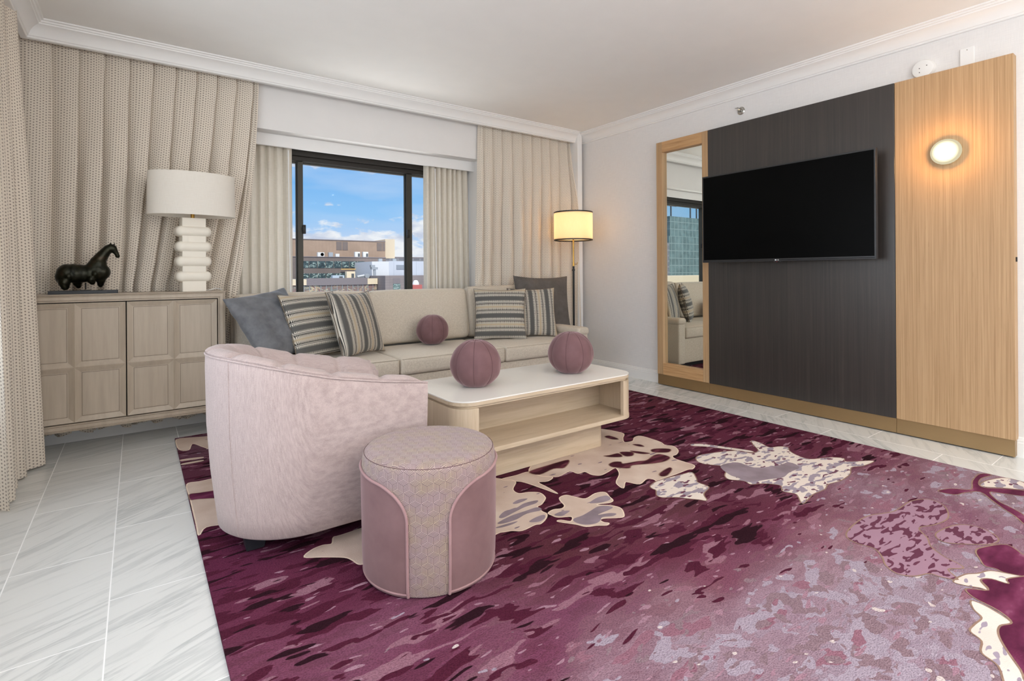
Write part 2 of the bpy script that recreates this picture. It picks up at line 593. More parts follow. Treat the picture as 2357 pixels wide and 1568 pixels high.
def tag(o, label=None, cat=None, group=None, kind=None):
    if label:
        o['label'] = label
    if cat:
        o['category'] = cat
    if group:
        o['group'] = group
    if kind:
        o['kind'] = kind
    return o


def thing(name, label, cat, loc, rotz=0.0, group=None):
    o = bpy.data.objects.new(name, None)
    o.empty_display_size = 0.1
    COL.objects.link(o)
    o.location = loc
    o.rotation_euler = (0, 0, rotz)
    o.matrix_basis = Matrix.Translation(loc) @ Matrix.Rotation(rotz, 4, 'Z')
    return tag(o, label, cat, group)


def struct(name, bm, mats, parent=None, smooth=35):
    o = obj(name, bm, mats, parent, smooth)
    if parent is None:
        o['kind'] = 'structure'
    return o


def BM():
    return bmesh.new()


def add_box(bm, x0, x1, y0, y1, z0, z1, bev=0.0, seg=2):
    r = bmesh.ops.create_cube(bm, size=1.0)
    vs = r['verts']
    for v in vs:
        v.co = Vector(((x0 + x1) / 2 + v.co.x * (x1 - x0), (y0 + y1) / 2 + v.co.y * (y1 - y0), (z0 + z1) / 2 + v.co.z * (z1 - z0)))
    if bev:
        es = list({e for v in vs for e in v.link_edges})
        bmesh.ops.bevel(bm, geom=es, offset=bev, segments=seg, affect='EDGES', profile=0.5)


def box(*a, **k):
    bm = BM()
    add_box(bm, *a, **k)
    return bm


def add_prism(bm, poly, z0, z1, bev=0.0):
    """upright prism over a plan polygon"""
    n = len(poly)
    lo = [bm.verts.new((x, y, z0)) for x, y in poly]
    if bev:
        cx = sum(p[0] for p in poly) / n
        cy = sum(p[1] for p in poly) / n
        hi0 = [bm.verts.new((x, y, z1 - bev)) for x, y in poly]
        hi = []
        for i, (x, y) in enumerate(poly):
            p, q = poly[i - 1], poly[(i + 1) % n]
            d = Vector((q[0] - p[0], q[1] - p[1])).normalized()
            nrm = Vector((-d.y, d.x))
            if nrm.dot(Vector((cx - x, cy - y))) < 0:
                nrm = -nrm
            hi.append(bm.verts.new((x + nrm.x * bev, y + nrm.y * bev, z1)))
        for i in range(n):
            j = (i + 1) % n
            bm.faces.new((lo[i], lo[j], hi0[j], hi0[i]))
            bm.faces.new((hi0[i], hi0[j], hi[j], hi[i]))
    else:
        hi = [bm.verts.new((x, y, z1)) for x, y in poly]
        for i in range(n):
            j = (i + 1) % n
            bm.faces.new((lo[i], lo[j], hi[j], hi[i]))
    bm.faces.new(hi)
    bm.faces.new(lo[::-1])


def rrect(x0, x1, y0, y1, r, n=8):
    pts = []
    for cx, cy, a0 in ((x1 - r, y1 - r, 0), (x0 + r, y1 - r, 90), (x0 + r, y0 + r, 180), (x1 - r, y0 + r, 270)):
        for k in range(n + 1):
            a = math.radians(a0 + 90 * k / n)
            pts.append((cx + r * math.cos(a), cy + r * math.sin(a)))
    return pts


def add_tube(bm, pts, r, n=8, closed=False, r1=None):
    pts = [Vector(p) for p in pts]
    rings = []
    m = len(pts)
    up = Vector((0, 0, 1))
    last = None
    for i, p in enumerate(pts):
        if closed:
            d = pts[(i + 1) % m] - pts[i - 1]
        else:
            d = pts[min(i + 1, m - 1)] - pts[max(i - 1, 0)]
        d.normalize()
        if last is None:
            a = up if abs(d.dot(up)) < 0.9 else Vector((1, 0, 0))
            x = d.cross(a).normalized()
        else:
            x = (last - d * last.dot(d)).normalized()
        last = x
        y = d.cross(x)
        rr = r if r1 is None else r + (r1 - r) * i / (m - 1)
        rings.append([bm.verts.new(p + (x * math.cos(2 * PI * k / n) + y * math.sin(2 * PI * k / n)) * rr) for k in range(n)])
    for i in range(m if closed else m - 1):
        a, b = rings[i], rings[(i + 1) % m]
        for k in range(n):
            bm.faces.new((a[k], a[(k + 1) % n], b[(k + 1) % n], b[k]))
    if not closed:
        bm.faces.new(rings[0][::-1])
        bm.faces.new(rings[-1])


def tube(pts, r, n=8, closed=False, r1=None):
    bm = BM()
    add_tube(bm, pts, r, n, closed, r1)
    return bm


def lathe(prof, cx, cy, n=48, cap=True):
    bm = BM()
    rings = []
    for r, z in prof:
        if r < 1e-6:
            rings.append([bm.verts.new((cx, cy, z))])
        else:
            rings.append([bm.verts.new((cx + r * math.cos(2 * PI * k / n), cy + r * math.sin(2 * PI * k / n), z)) for k in range(n)])
    for a, b in zip(rings, rings[1:]):
        for k in range(n):
            k2 = (k + 1) % n
            if len(a) == 1 and len(b) == 1:
                continue
            if len(a) == 1:
                bm.faces.new((a[0], b[k2], b[k]))
            elif len(b) == 1:
                bm.faces.new((a[k], a[k2], b[0]))
            else:
                bm.faces.new((a[k], a[k2], b[k2], b[k]))
    if cap:
        for ring in (rings[0], rings[-1]):
            if len(ring) > 2:
                bm.faces.new(ring)
    return bm


def add_rbox(bm, cx, cy, cz, hx, hy, hz, r, n=6, fn=None, k=3):
    """round-edged box with inner subdivisions; fn(a,b,c) -> offset for soft crowned cushions"""
    h = (hx, hy, hz)
    r = min(r, hx * 0.98, hy * 0.98, hz * 0.98)

    def ax(hh):
        a = [-hh + r * (1 - math.cos(PI / 2 * i / k)) * 0.999 for i in range(k)]
        mid = [-(hh - r) + 2 * (hh - r) * i / n for i in range(n + 1)]
        return a + mid + [-v for v in a[::-1]]

    A = [ax(v) for v in h]
    cache = {}

    def vert(p):
        key = tuple(round(v, 6) for v in p)
        if key in cache:
            return cache[key]
        inner = Vector([max(-(hh - r), min(hh - r, v)) for v, hh in zip(p, h)])
        d = Vector(p) - inner
        q = inner + (d.normalized() * r if d.length > 1e-9 else d)
        if fn:
            q += Vector(fn(q.x / hx, q.y / hy, q.z / hz))
        cache[key] = bm.verts.new((q.x + cx, q.y + cy, q.z + cz))
        return cache[key]

    for axis in range(3):
        u, v = [(1, 2), (0, 2), (0, 1)][axis]
        for s in (-1, 1):
            for i in range(len(A[u]) - 1):
                for j in range(len(A[v]) - 1):
                    quad = []
                    for a, b in ((i, j), (i + 1, j), (i + 1, j + 1), (i, j + 1)):
                        p = [0, 0, 0]
                        p[axis] = s * h[axis]
                        p[u] = A[u][a]
                        p[v] = A[v][b]
                        quad.append(vert(p))
                    if len(set(quad)) == 4:
                        try:
                            bm.faces.new(quad)
                        except ValueError:
                            pass


def rbox(*a, **k):
    bm = BM()
    add_rbox(bm, *a, **k)
    return bm


def sweep(path, prof, closed=False):
    """mitred moulding: path is a list of plan points, prof is (offset to the left of travel, z)"""
    bm = BM()
    P = [Vector((x, y)) for x, y in path]
    n = len(P)
    rings = []
    for i, p in enumerate(P):
        d0 = (P[i] - P[i - 1]).normalized() if (i > 0 or closed) else None
        d1 = (P[(i + 1) % n] - P[i]).normalized() if (i < n - 1 or closed) else None
        if d0 is None:
            d0 = d1
        if d1 is None:
            d1 = d0
        n0, n1 = Vector((-d0.y, d0.x)), Vector((-d1.y, d1.x))
        b = (n0 + n1).normalized()
        k = 1.0 / max(0.2, b.dot(n0))
        rings.append([bm.verts.new((p.x + b.x * k * o, p.y + b.y * k * o, z)) for o, z in prof])
    m = len(prof)
    for i in range(n if closed else n - 1):
        a, b = rings[i], rings[(i + 1) % n]
        for j in range(m):
            bm.faces.new((a[j], a[(j + 1) % m], b[(j + 1) % m], b[j]))
    if not closed:
        bm.faces.new(rings[0][::-1])
        bm.faces.new(rings[-1])
    return bm


def frame_ring(bm, rect, prof, tomap):
    """mitred rectangular frame; rect=(a0,a1,b0,b1), prof=(inset d, depth e), tomap(a,b,e)->xyz"""
    a0, a1, b0, b1 = rect
    rings = []
    for sa, sb in ((0, 0), (1, 0), (1, 1), (0, 1)):
        ring = []
        for d, e in prof:
            a = a0 + d if sa == 0 else a1 - d
            b = b0 + d if sb == 0 else b1 - d
            ring.append(bm.verts.new(tomap(a, b, e)))
        rings.append(ring)
    m = len(prof)
    for i in range(4):
        p, q = rings[i], rings[(i + 1) % 4]
        for j in range(m):
            bm.faces.new((p[j], p[(j + 1) % m], q[(j + 1) % m], q[j]))


def smooth_closed(pts, k=5):
    out = []
    n = len(pts)
    for i in range(n):
        p0, p1, p2, p3 = (Vector(pts[(i + d) % n]) for d in (-1, 0, 1, 2))
        for s in range(k):
            u = s / k
            out.append(0.5 * ((2 * p1) + (p2 - p0) * u + (2 * p0 - 5 * p1 + 4 * p2 - p3) * u * u + (3 * p1 - p0 - 3 * p2 + p3) * u ** 3))
    return out


def interp(tab, x):
    if x <= tab[0][0]:
        return tab[0][1]
    for (a, va), (b, vb) in zip(tab, tab[1:]):
        if x <= b:
            f = (x - a) / (b - a)
            return va + (vb - va) * f
    return tab[-1][1]


def sstep(a, b, x):
    t = max(0.0, min(1.0, (x - a) / (b - a)))
    return t * t * (3 - 2 * t)


def copy_tree(o, parent=None):
    q = o.copy()
    COL.objects.link(q)
    if parent is not None:
        q.parent = parent
    for ch in list(o.children):
        copy_tree(ch, q)
    return q


RUG_TONES=[(0.23,2.43,95,40,70),(0.25,2.11,100,45,75),(0.27,1.84,110,55,80),(0.28,1.60,125,75,95),(0.50,2.03,105,50,75),(0.50,1.72,110,55,80),(0.64,1.82,92,42,64),(0.54,1.45,130,85,105),(0.62,1.50,135,90,110),(0.69,1.34,120,65,90),(0.60,1.29,105,55,78),(1.15,1.59,85,45,55),(1.13,1.40,110,75,80),(0.98,1.31,130,90,105),(1.37,1.54,85,50,50),(1.58,1.51,95,65,65),(1.70,1.83,70,25,35),(1.78,1.50,105,75,75),(1.62,1.32,105,50,70),(1.81,1.25,110,55,75),(1.35,1.30,110,60,80),(1.12,1.26,125,75,100),(0.94,1.16,115,60,85),(0.74,1.19,135,95,110),(1.16,1.11,145,110,125),(1.04,1.00,150,120,135),(1.44,1.08,150,115,125),(1.66,1.07,135,85,100),(2.19,1.30,90,45,60),(2.08,1.14,100,50,70),(2.35,1.18,105,55,72),(2.22,1.03,150,105,120),(2.37,0.92,160,120,130),(1.29,0.90,160,140,155),(1.68,0.85,160,140,158),(2.04,0.73,162,145,160),(1.69,0.60,160,145,162),(2.13,0.52,158,140,155),(1.76,0.43,160,145,165),(1.41,0.71,150,130,145),(2.06,0.88,158,130,142),(3.37,2.83,110,55,65),(3.25,2.44,105,50,68),(3.19,2.21,110,55,75),(3.25,1.92,105,50,70),(3.38,1.70,105,55,72),(3.35,1.42,110,62,78),(3.39,1.21,125,80,95),(3.35,0.99,145,105,118),(3.46,0.84,155,130,145),(2.98,1.06,150,120,135),(2.72,0.80,150,110,130),(2.97,0.72,145,105,125),(3.30,0.64,165,150,160),(2.24,0.43,160,145,165),(2.42,1.62,90,55,65),(2.09,1.54,95,65,65),(1.67,2.04,70,30,40),(2.30,2.03,80,35,45),(0.24,3.76,115,90,100),(0.25,3.33,105,65,80),(3.54,2.88,105,60,65)]
RUG_MOTIFS=[
('petal',[(1.650,1.895),(1.692,1.896),(1.711,1.857),(1.740,1.811),(1.820,1.825),(1.866,1.807),(1.846,1.756),(1.831,1.720),(1.799,1.712),(1.753,1.731),(1.737,1.728),(1.785,1.684),(1.797,1.638),(1.760,1.587),(1.737,1.577),(1.708,1.592),(1.663,1.619),(1.639,1.616),(1.638,1.591),(1.650,1.575),(1.629,1.568),(1.593,1.592),(1.550,1.611),(1.528,1.653),(1.486,1.711),(1.487,1.724),(1.504,1.717),(1.530,1.685),(1.561,1.715),(1.510,1.746),(1.500,1.775),(1.500,1.803),(1.541,1.815),(1.579,1.801),(1.610,1.816),(1.627,1.864)]),
('lilac',[(1.724,1.715),(1.762,1.699),(1.776,1.669),(1.737,1.661),(1.691,1.660),(1.668,1.656),(1.720,1.638),(1.741,1.615),(1.712,1.609),(1.667,1.629),(1.636,1.612),(1.600,1.606),(1.557,1.625),(1.539,1.665),(1.553,1.694),(1.608,1.694),(1.669,1.705)]),
('lilac',[(1.724,1.768),(1.796,1.785),(1.846,1.772),(1.831,1.735),(1.781,1.733),(1.737,1.750)]),
('lilac',[(1.510,1.774),(1.560,1.779),(1.593,1.762),(1.561,1.750),(1.530,1.746)]),
('petal',[(1.456,2.284),(1.547,2.255),(1.593,2.182),(1.523,2.107),(1.518,2.051),(1.567,2.031),(1.605,1.995),(1.596,1.943),(1.575,1.919),(1.530,1.890),(1.500,1.882),(1.488,1.833),(1.490,1.803),(1.460,1.771),(1.411,1.747),(1.384,1.754),(1.310,1.747),(1.274,1.773),(1.227,1.790),(1.176,1.828)]),
('lilac',[(1.430,1.980),(1.475,1.994),(1.516,1.979),(1.490,1.967),(1.440,1.965)]),
('lilac',[(1.299,1.904),(1.352,1.935),(1.415,1.931),(1.474,1.947),(1.542,1.935),(1.518,1.914),(1.449,1.913),(1.379,1.900),(1.312,1.887)]),
('lilac',[(1.264,1.863),(1.347,1.882),(1.424,1.881),(1.496,1.878),(1.493,1.844),(1.419,1.856),(1.348,1.840),(1.282,1.844)]),
('lilac',[(1.380,1.790),(1.431,1.805),(1.474,1.801),(1.455,1.774),(1.413,1.765)]),
('lilac',[(1.233,1.835),(1.298,1.832),(1.343,1.824),(1.311,1.815),(1.253,1.820)]),
('petal',[(1.733,2.245),(1.741,2.168),(1.768,2.128),(1.813,2.094),(1.911,2.111),(1.924,2.060),(1.971,2.056),(1.973,2.004),(2.002,1.972),(2.061,1.978),(2.135,1.996),(2.142,1.980),(2.096,1.921),(2.014,1.866),(1.985,1.832),(1.976,1.785),(2.038,1.829),(2.055,1.817),(2.081,1.770),(2.163,1.792),(2.186,1.765),(2.182,1.740),(2.226,1.745),(2.337,1.740),(2.440,1.741),(2.473,1.731),(2.526,1.756),(2.528,1.810),(2.526,1.880),(2.550,1.922),(2.594,1.926),(2.661,1.963),(2.701,2.026),(2.678,2.071),(2.701,2.124),(2.706,2.192),(2.698,2.282),(2.640,2.286),(2.577,2.246),(2.518,2.262),(2.571,2.324),(2.641,2.378),(2.645,2.438),(2.611,2.530),(2.554,2.591),(2.448,2.572),(2.121,2.437),(1.857,2.338)]),
('petal',[(1.547,2.245),(1.643,2.241),(1.728,2.238),(1.738,2.160),(1.783,2.107),(1.728,2.080),(1.680,2.098),(1.677,2.019),(1.669,1.933),(1.649,2.022),(1.622,2.141),(1.593,2.182)]),
('spot',[(2.106,1.723),(2.087,1.693),(2.085,1.670),(2.043,1.633),(2.042,1.601),(2.073,1.578),(2.105,1.554),(2.129,1.520),(2.163,1.479),(2.186,1.452),(2.238,1.504),(2.331,1.537),(2.337,1.605),(2.372,1.636),(2.428,1.703),(2.367,1.718),(2.268,1.733),(2.182,1.740)]),
('dark',[(2.540,2.068),(2.597,2.051),(2.640,2.003),(2.588,1.975),(2.537,2.004),(2.513,2.037)]),
('dark',[(2.157,2.055),(2.207,2.063),(2.239,2.039),(2.229,2.012),(2.320,1.989),(2.377,1.969),(2.471,1.994),(2.519,1.982),(2.523,1.918),(2.448,1.893),(2.360,1.914),(2.251,1.963),(2.202,1.945),(2.152,1.994),(2.139,2.025)]),
('dark',[(2.228,2.165),(2.265,2.154),(2.330,2.144),(2.308,2.092),(2.252,2.123)]),
('dark',[(2.354,2.152),(2.415,2.106),(2.369,2.066),(2.328,2.087)]),
('dark',[(2.423,2.131),(2.460,2.082),(2.483,2.030),(2.440,2.047),(2.414,2.096)]),
('dark',[(2.274,1.798),(2.383,1.820),(2.376,1.793),(2.289,1.756),(2.249,1.766)]),
('dark',[(2.524,2.201),(2.559,2.174),(2.552,2.131),(2.525,2.154)]),
('dark',[(2.494,2.412),(2.537,2.410),(2.532,2.324),(2.495,2.351)]),
('dark',[(1.728,2.238),(1.870,2.249),(2.021,2.242),(1.922,2.166),(1.862,2.190),(1.748,2.172)]),
('spot',[(3.189,1.794),(3.188,1.732),(3.153,1.660),(3.218,1.631),(3.243,1.592),(3.190,1.556),(3.149,1.497),(3.140,1.417),(3.253,1.366),(3.308,1.307),(3.265,1.273),(3.401,1.187),(3.268,1.190),(3.189,1.219),(3.076,1.184),(2.936,1.177),(2.842,1.194),(2.763,1.177),(2.655,1.184),(2.512,1.165),(2.577,1.219),(2.594,1.242),(2.577,1.291),(2.631,1.326),(2.625,1.357),(2.587,1.398),(2.529,1.429),(2.542,1.472),(2.500,1.531),(2.534,1.576),(2.621,1.615),(2.636,1.665),(2.591,1.731),(2.599,1.791),(2.678,1.834),(2.817,1.801),(2.948,1.739),(2.963,1.673),(3.041,1.669),(3.120,1.744)]),
('ivory',[(2.828,1.984),(2.890,1.930),(2.945,1.825),(3.005,1.696),(2.977,1.680),(2.911,1.804),(2.851,1.904),(2.796,1.961)]),
('lilac',[(2.636,1.665),(2.759,1.637),(2.761,1.540),(2.882,1.480),(2.994,1.461),(2.961,1.390),(2.843,1.388),(2.746,1.375),(2.668,1.406),(2.560,1.446),(2.556,1.517),(2.562,1.569)]),
('purple',[(2.343,0.916),(2.317,0.869),(2.328,0.814),(2.284,0.772),(2.229,0.742),(2.200,0.697),(2.230,0.656),(2.292,0.629),(2.300,0.598),(2.328,0.558),(2.378,0.598),(2.431,0.568),(2.455,0.588),(2.472,0.632),(2.521,0.686),(2.589,0.716),(2.663,0.765),(2.749,0.736),(2.871,0.721),(3.002,0.766),(3.034,0.831),(2.942,0.877),(2.759,0.885),(2.607,0.938),(2.431,0.937)]),
('purple',[(2.667,0.709),(2.829,0.677),(2.871,0.610),(2.816,0.547),(2.735,0.551),(2.650,0.614),(2.605,0.671)]),
('plum',[(2.612,0.572),(2.670,0.567),(2.777,0.514),(2.720,0.448),(2.738,0.392),(2.589,0.371),(2.517,0.462),(2.521,0.499),(2.513,0.525),(2.556,0.548)]),
('plum',[(2.283,0.525),(2.242,0.498),(2.217,0.431),(2.176,0.393),(2.127,0.410),(2.074,0.404),(2.015,0.378),(1.937,0.333),(1.883,0.302),(1.988,0.225),(2.682,0.301),(2.492,0.449),(2.436,0.448),(2.426,0.489),(2.388,0.510),(2.333,0.479)]),
('ivory',[(2.215,0.497),(2.214,0.455),(2.174,0.392),(2.125,0.410),(2.072,0.403),(2.012,0.377),(1.935,0.332),(1.872,0.297),(1.819,0.336),(1.906,0.372),(1.935,0.413),(1.997,0.426),(2.024,0.458),(2.075,0.458),(2.132,0.454),(2.164,0.481)]),
('ivory',[(2.301,0.565),(2.386,0.553),(2.433,0.527),(2.489,0.506),(2.517,0.462),(2.536,0.427),(2.441,0.443),(2.423,0.488),(2.385,0.510),(2.333,0.479),(2.326,0.499),(2.303,0.534)]),
('plum',[(3.182,0.838),(3.272,0.808),(3.335,0.748),(3.475,0.773),(3.627,0.776),(3.656,0.734),(3.555,0.754),(3.447,0.741),(3.417,0.712),(3.470,0.660),(3.522,0.584),(3.443,0.571),(3.398,0.640),(3.367,0.683),(3.268,0.633),(3.224,0.579),(3.161,0.525),(3.056,0.508),(3.126,0.551),(3.182,0.600),(3.255,0.654),(3.333,0.713),(3.262,0.754),(3.194,0.776)]),
('spot',[(3.451,0.738),(3.554,0.727),(3.665,0.681),(3.655,0.611),(3.549,0.588),(3.483,0.662),(3.430,0.715)]),
('petal',[(0.516,2.083),(0.552,2.120),(0.597,2.130),(0.631,2.120),(0.652,2.167),(0.684,2.167),(0.874,2.160),(1.180,2.005),(1.009,1.717),(0.789,1.801),(0.696,1.890),(0.667,1.910),(0.657,1.951),(0.639,1.989),(0.572,2.042)]),
('petal',[(0.205,3.169),(0.259,3.175),(0.403,3.120),(0.390,2.633),(0.330,2.566),(0.237,2.583),(0.205,2.520),(0.205,2.629),(0.205,2.778),(0.205,2.971)]),
('petal',[(0.205,4.073),(0.328,4.044),(0.493,3.953),(0.377,3.727),(0.290,3.905),(0.256,3.783),(0.209,3.836)]),
('plum',[(0.205,3.016),(0.246,3.010),(0.369,2.970),(0.357,2.875),(0.239,2.926),(0.205,2.941)]),
('petal',[(0.212,3.612),(0.306,3.590),(0.304,3.569),(0.213,3.587)]),
('petal',[(0.212,3.534),(0.301,3.529),(0.299,3.512),(0.212,3.512)])]
# ------------------------------------------------------------------ the room
RX, WY, LX, BY, CZ = 4.19, 4.50, -0.68, -3.40, 2.69   # right wall, window wall, left wall, rear wall, ceiling

struct('floor', box(LX - 0.3, RX + 0.3, BY - 0.3, 5.0, -0.12, 0.0), M['marble'])
struct('ceiling', box(LX - 0.3, RX + 0.3, BY - 0.3, 5.0, CZ, CZ + 0.15), M['ceiling'])
struct('wall_right', box(RX, RX + 0.25, BY - 0.2, 5.0, 0, CZ), M['wallpaper'])
bm = BM()
RW0, RW1, RWZ0, RWZ1 = 0.2, 3.7, 0.55, 2.30
add_box(bm, LX - 0.2, RW0, BY - 0.2, BY, 0, CZ)
add_box(bm, RW1, RX, BY - 0.2, BY, 0, CZ)
add_box(bm, RW0, RW1, BY - 0.2, BY, 0, RWZ0)
add_box(bm, RW0, RW1, BY - 0.2, BY, RWZ1, CZ)
struct('wall_rear', bm, M['wall'], smooth=0)

# window wall with a deep recess
bm = BM()
JL, JR, SILL, HEAD = 0.52, 2.87, 0.80, 2.262
add_box(bm, LX - 0.3, JL, WY, 5.0, 0, CZ)
add_box(bm, JR, RX, WY, 5.0, 0, CZ)
add_box(bm, JL, JR, WY, 5.0, 0, SILL - 0.04)
add_box(bm, JL, JR, WY, 5.0, HEAD, CZ)
struct('wall_window', bm, M['wall'], smooth=0)
struct('trim_1', box(JL, JR, 4.625, 4.65, 2.162, HEAD, 0.003), M['trim'], smooth=0)['label'] = 'white valance board under the window recess head'
struct('trim_2', box(JL - 0.02, JR + 0.02, 4.46, 4.84, SILL - 0.05, SILL, 0.006), M['trim'])['label'] = 'white window sill behind the sofa'

# left wall with the big side window outside the frame of the photo
bm = BM()
LW0, LW1, LZ0, LZ1 = -2.9, 3.25, 0.55, 2.30
add_box(bm, LX - 0.2, LX, BY - 0.2, LW0, 0, CZ)
add_box(bm, LX - 0.2, LX, LW1, 5.0, 0, CZ)
add_box(bm, LX - 0.2, LX, LW0, LW1, 0, LZ0)
add_box(bm, LX - 0.2, LX, LW0, LW1, LZ1, CZ)
struct('wall_left', bm, M['wall'], smooth=0)

CROWN = [(0, -0.11), (0.010, -0.11), (0.014, -0.106), (0.014, -0.098), (0.020, -0.094), (0.022, -0.088), (0.030, -0.068), (0.043, -0.050),
         (0.060, -0.037), (0.074, -0.031), (0.076, -0.024), (0.084, -0.021), (0.088, -0.012), (0.098, -0.009), (0.100, -0.003), (0.100, 0.0), (0, 0)]
prof = [(-a, CZ + b) for a, b in CROWN]
# soffit boards carry the crown in front of the drapery tracks
SY = 4.392
struct('trim_3', sweep([(-0.575, BY), (-0.575, SY), (4.060, SY)], [(-a - 0.02, CZ + b) for a, b in CROWN[:-2]] + [(-0.12, CZ - 0.0005), (0.0, CZ - 0.0005), (0.0, CZ - 0.11)]),
       M['trim'], smooth=25)['label'] = 'white crown moulding above the drapery'
struct('trim_4', sweep([(RX, 4.46), (RX, BY)], prof), M['trim'], smooth=25)['label'] = 'white crown moulding along the television wall'
struct('trim_5', box(4.060, 4.128, 4.318, WY, 0, CZ - 0.001, 0.003), M['trim'], smooth=0)['label'] = 'slim white pilaster in the corner beside the floor lamp'
BASE = [(0, 0), (0.016, 0), (0.016, 0.083), (0.013, 0.088), (0.013, 0.098), (0.009, 0.102), (0.007, 0.114), (0.0, 0.118)]
struct('baseboard_right', sweep([(RX, WY), (RX, BY)], [(-a, b) for a, b in BASE]), M['trim'], smooth=25)
struct('baseboard_window', sweep([(LX, WY), (4.07, WY)], [(-a, b) for a, b in BASE]), M['trim'], smooth=25)
struct('baseboard_rear', sweep([(RX, BY), (LX, BY)], [(-a, b) for a, b in BASE]), M['trim'], smooth=25)


def window(name, u0, u1, z0, z1, depth, mull, axis, label, pane_m):
    """metal framed sliding window; axis 'X' lies in the window wall, 'Y' in the left wall"""
    def mp(a, b, e):
        return (a, depth + e, b) if axis == 'X' else (depth - e, a, b)

    def bx(bm, a0, a1, z0_, z1_, e0, e1):
        if axis == 'X':
            add_box(bm, a0, a1, depth + e0, depth + e1, z0_, z1_, 0.002, 1)
        else:
            add_box(bm, depth - e1, depth - e0, a0, a1, z0_, z1_, 0.002, 1)
    root = thing(name, label, None, (u0, depth, z0) if axis == 'X' else (depth, u0, z0))
    root['kind'] = 'structure'
    bm = BM()
    frame_ring(bm, (u0, u1, z0, z1), [(0, 0), (0.05, 0), (0.05, 0.015), (0.058, 0.02), (0.058, 0.07), (0, 0.07)], mp)
    obj('window_frame', bm, M['window_metal'], root, 30)
    for a, w in mull:
        bm = BM()
        bx(bm, a - w / 2, a + w / 2, z0 + 0.05, z1 - 0.05, -0.012, 0.05)
        bx(bm, a - w / 2 - 0.008, a - w / 2, z0 + 0.05, z1 - 0.05, 0.012, 0.04)
        obj('mullion', bm, M['window_metal'], root, 30)
    edges = [u0 + 0.05] + [a for a, w in mull] + [u1 - 0.05]
    for a, b in zip(edges, edges[1:]):
        bm = BM()
        bx(bm, a, b, z0 + 0.05, z1 - 0.05, 0.028, 0.034)
        obj('pane', bm, pane_m, root, 0)
    return root


w1 = window('window_1', 0.54, 2.84, 0.80, 2.14, 4.80, [(1.172, 0.046), (2.208, 0.06)], 'X', 'dark bronze sliding window over the sofa', M['pane'])
bm = BM()
add_box(bm, 0.54, 2.84, 4.745, 4.87, 2.135, 2.262, 0.003, 1)
add_box(bm, 0.54, 2.84, 4.775, 4.80, 2.095, 2.135, 0.002, 1)
obj('header', bm, M['header_metal'], w1, 30)
for a in (1.20, 2.19):
    bm = BM()
    add_box(bm, a - 0.013, a + 0.013, 4.768, 4.80, 1.455, 1.535, 0.004, 2)
    add_box(bm, a - 0.018, a + 0.0, 4.755, 4.772, 1.48, 1.51, 0.003, 1)
    obj('sash_latch', bm, M['black_metal'], w1, 30)
window('added_rear_window', RW0, RW1, RWZ0, RWZ1, BY - 0.16, [(1.95, 0.06)], 'X', 'added wide window behind the camera for a fill lamp', M['pane'])  # made-up rear window, added so fill light can enter from behind
window('window_2', LW0, LW1, LZ0, LZ1, LX - 0.09, [(-0.9, 0.06), (1.2, 0.06)], 'Y', 'wide side window left of the camera', M['pane'])


# ------------------------------------------------------------------ drapery
def drape(name, fn, nu, nv, mats, label, cat, length, z_of, group=None, parent=None):
    """fn(u,v) -> plan point and z; UV in metres along the cloth"""
    bm = BM()
    uvl = bm.loops.layers.uv.new('UVMap')
    g = [[bm.verts.new(fn(i / nu, j / nv)) for j in range(nv + 1)] for i in range(nu + 1)]
    uu = [0.0]
    jm = nv // 3
    for i in range(nu):
        uu.append(uu[-1] + (g[i + 1][jm].co - g[i][jm].co).length)
    k = length / uu[-1] if length else 1.0
    for i in range(nu):
        for j in range(nv):
            f = bm.faces.new((g[i][j], g[i + 1][j], g[i + 1][j + 1], g[i][j + 1]))
            for lp, (a, b) in zip(f.loops, ((i, j), (i + 1, j), (i + 1, j + 1), (i, j + 1))):
                lp[uvl].uv = (uu[a] * k, g[a][b].co.z)
    o = obj(name, bm, mats, parent, 60, recalc=False)
    if parent is None:
        tag(o, label, cat, group)
    return o


def saw(ph, e=0.16):
    """pleat profile: comes forward slowly, then tucks back sharply"""
    ph = ph % 1.0
    if ph < 1 - e:
        t = ph / (1 - e)
        return t ** 0.8
    t = (ph - (1 - e)) / e
    return 1 - t * t * (3 - 2 * t)


# window-wall drape left of the window, swept towards the cabinet at the bottom
SEAM_T = [0.0] + [(i + 1) / 11 for i in range(11)]
TOPX = [-0.665, -0.438, -0.305, -0.174, -0.037, 0.096, 0.230, 0.359, 0.490, 0.618, 0.735, 0.773]
MIDX = [-0.665, -0.467, -0.345, -0.219, -0.095, -0.030, 0.075, 0.165, 0.290, 0.400, 0.53, 0.63]     # at cabinet-top height
LOWX = [-0.665, -0.45, -0.34, -0.23, -0.12, -0.03, 0.06, 0.15, 0.26, 0.36, 0.45, 0.50]


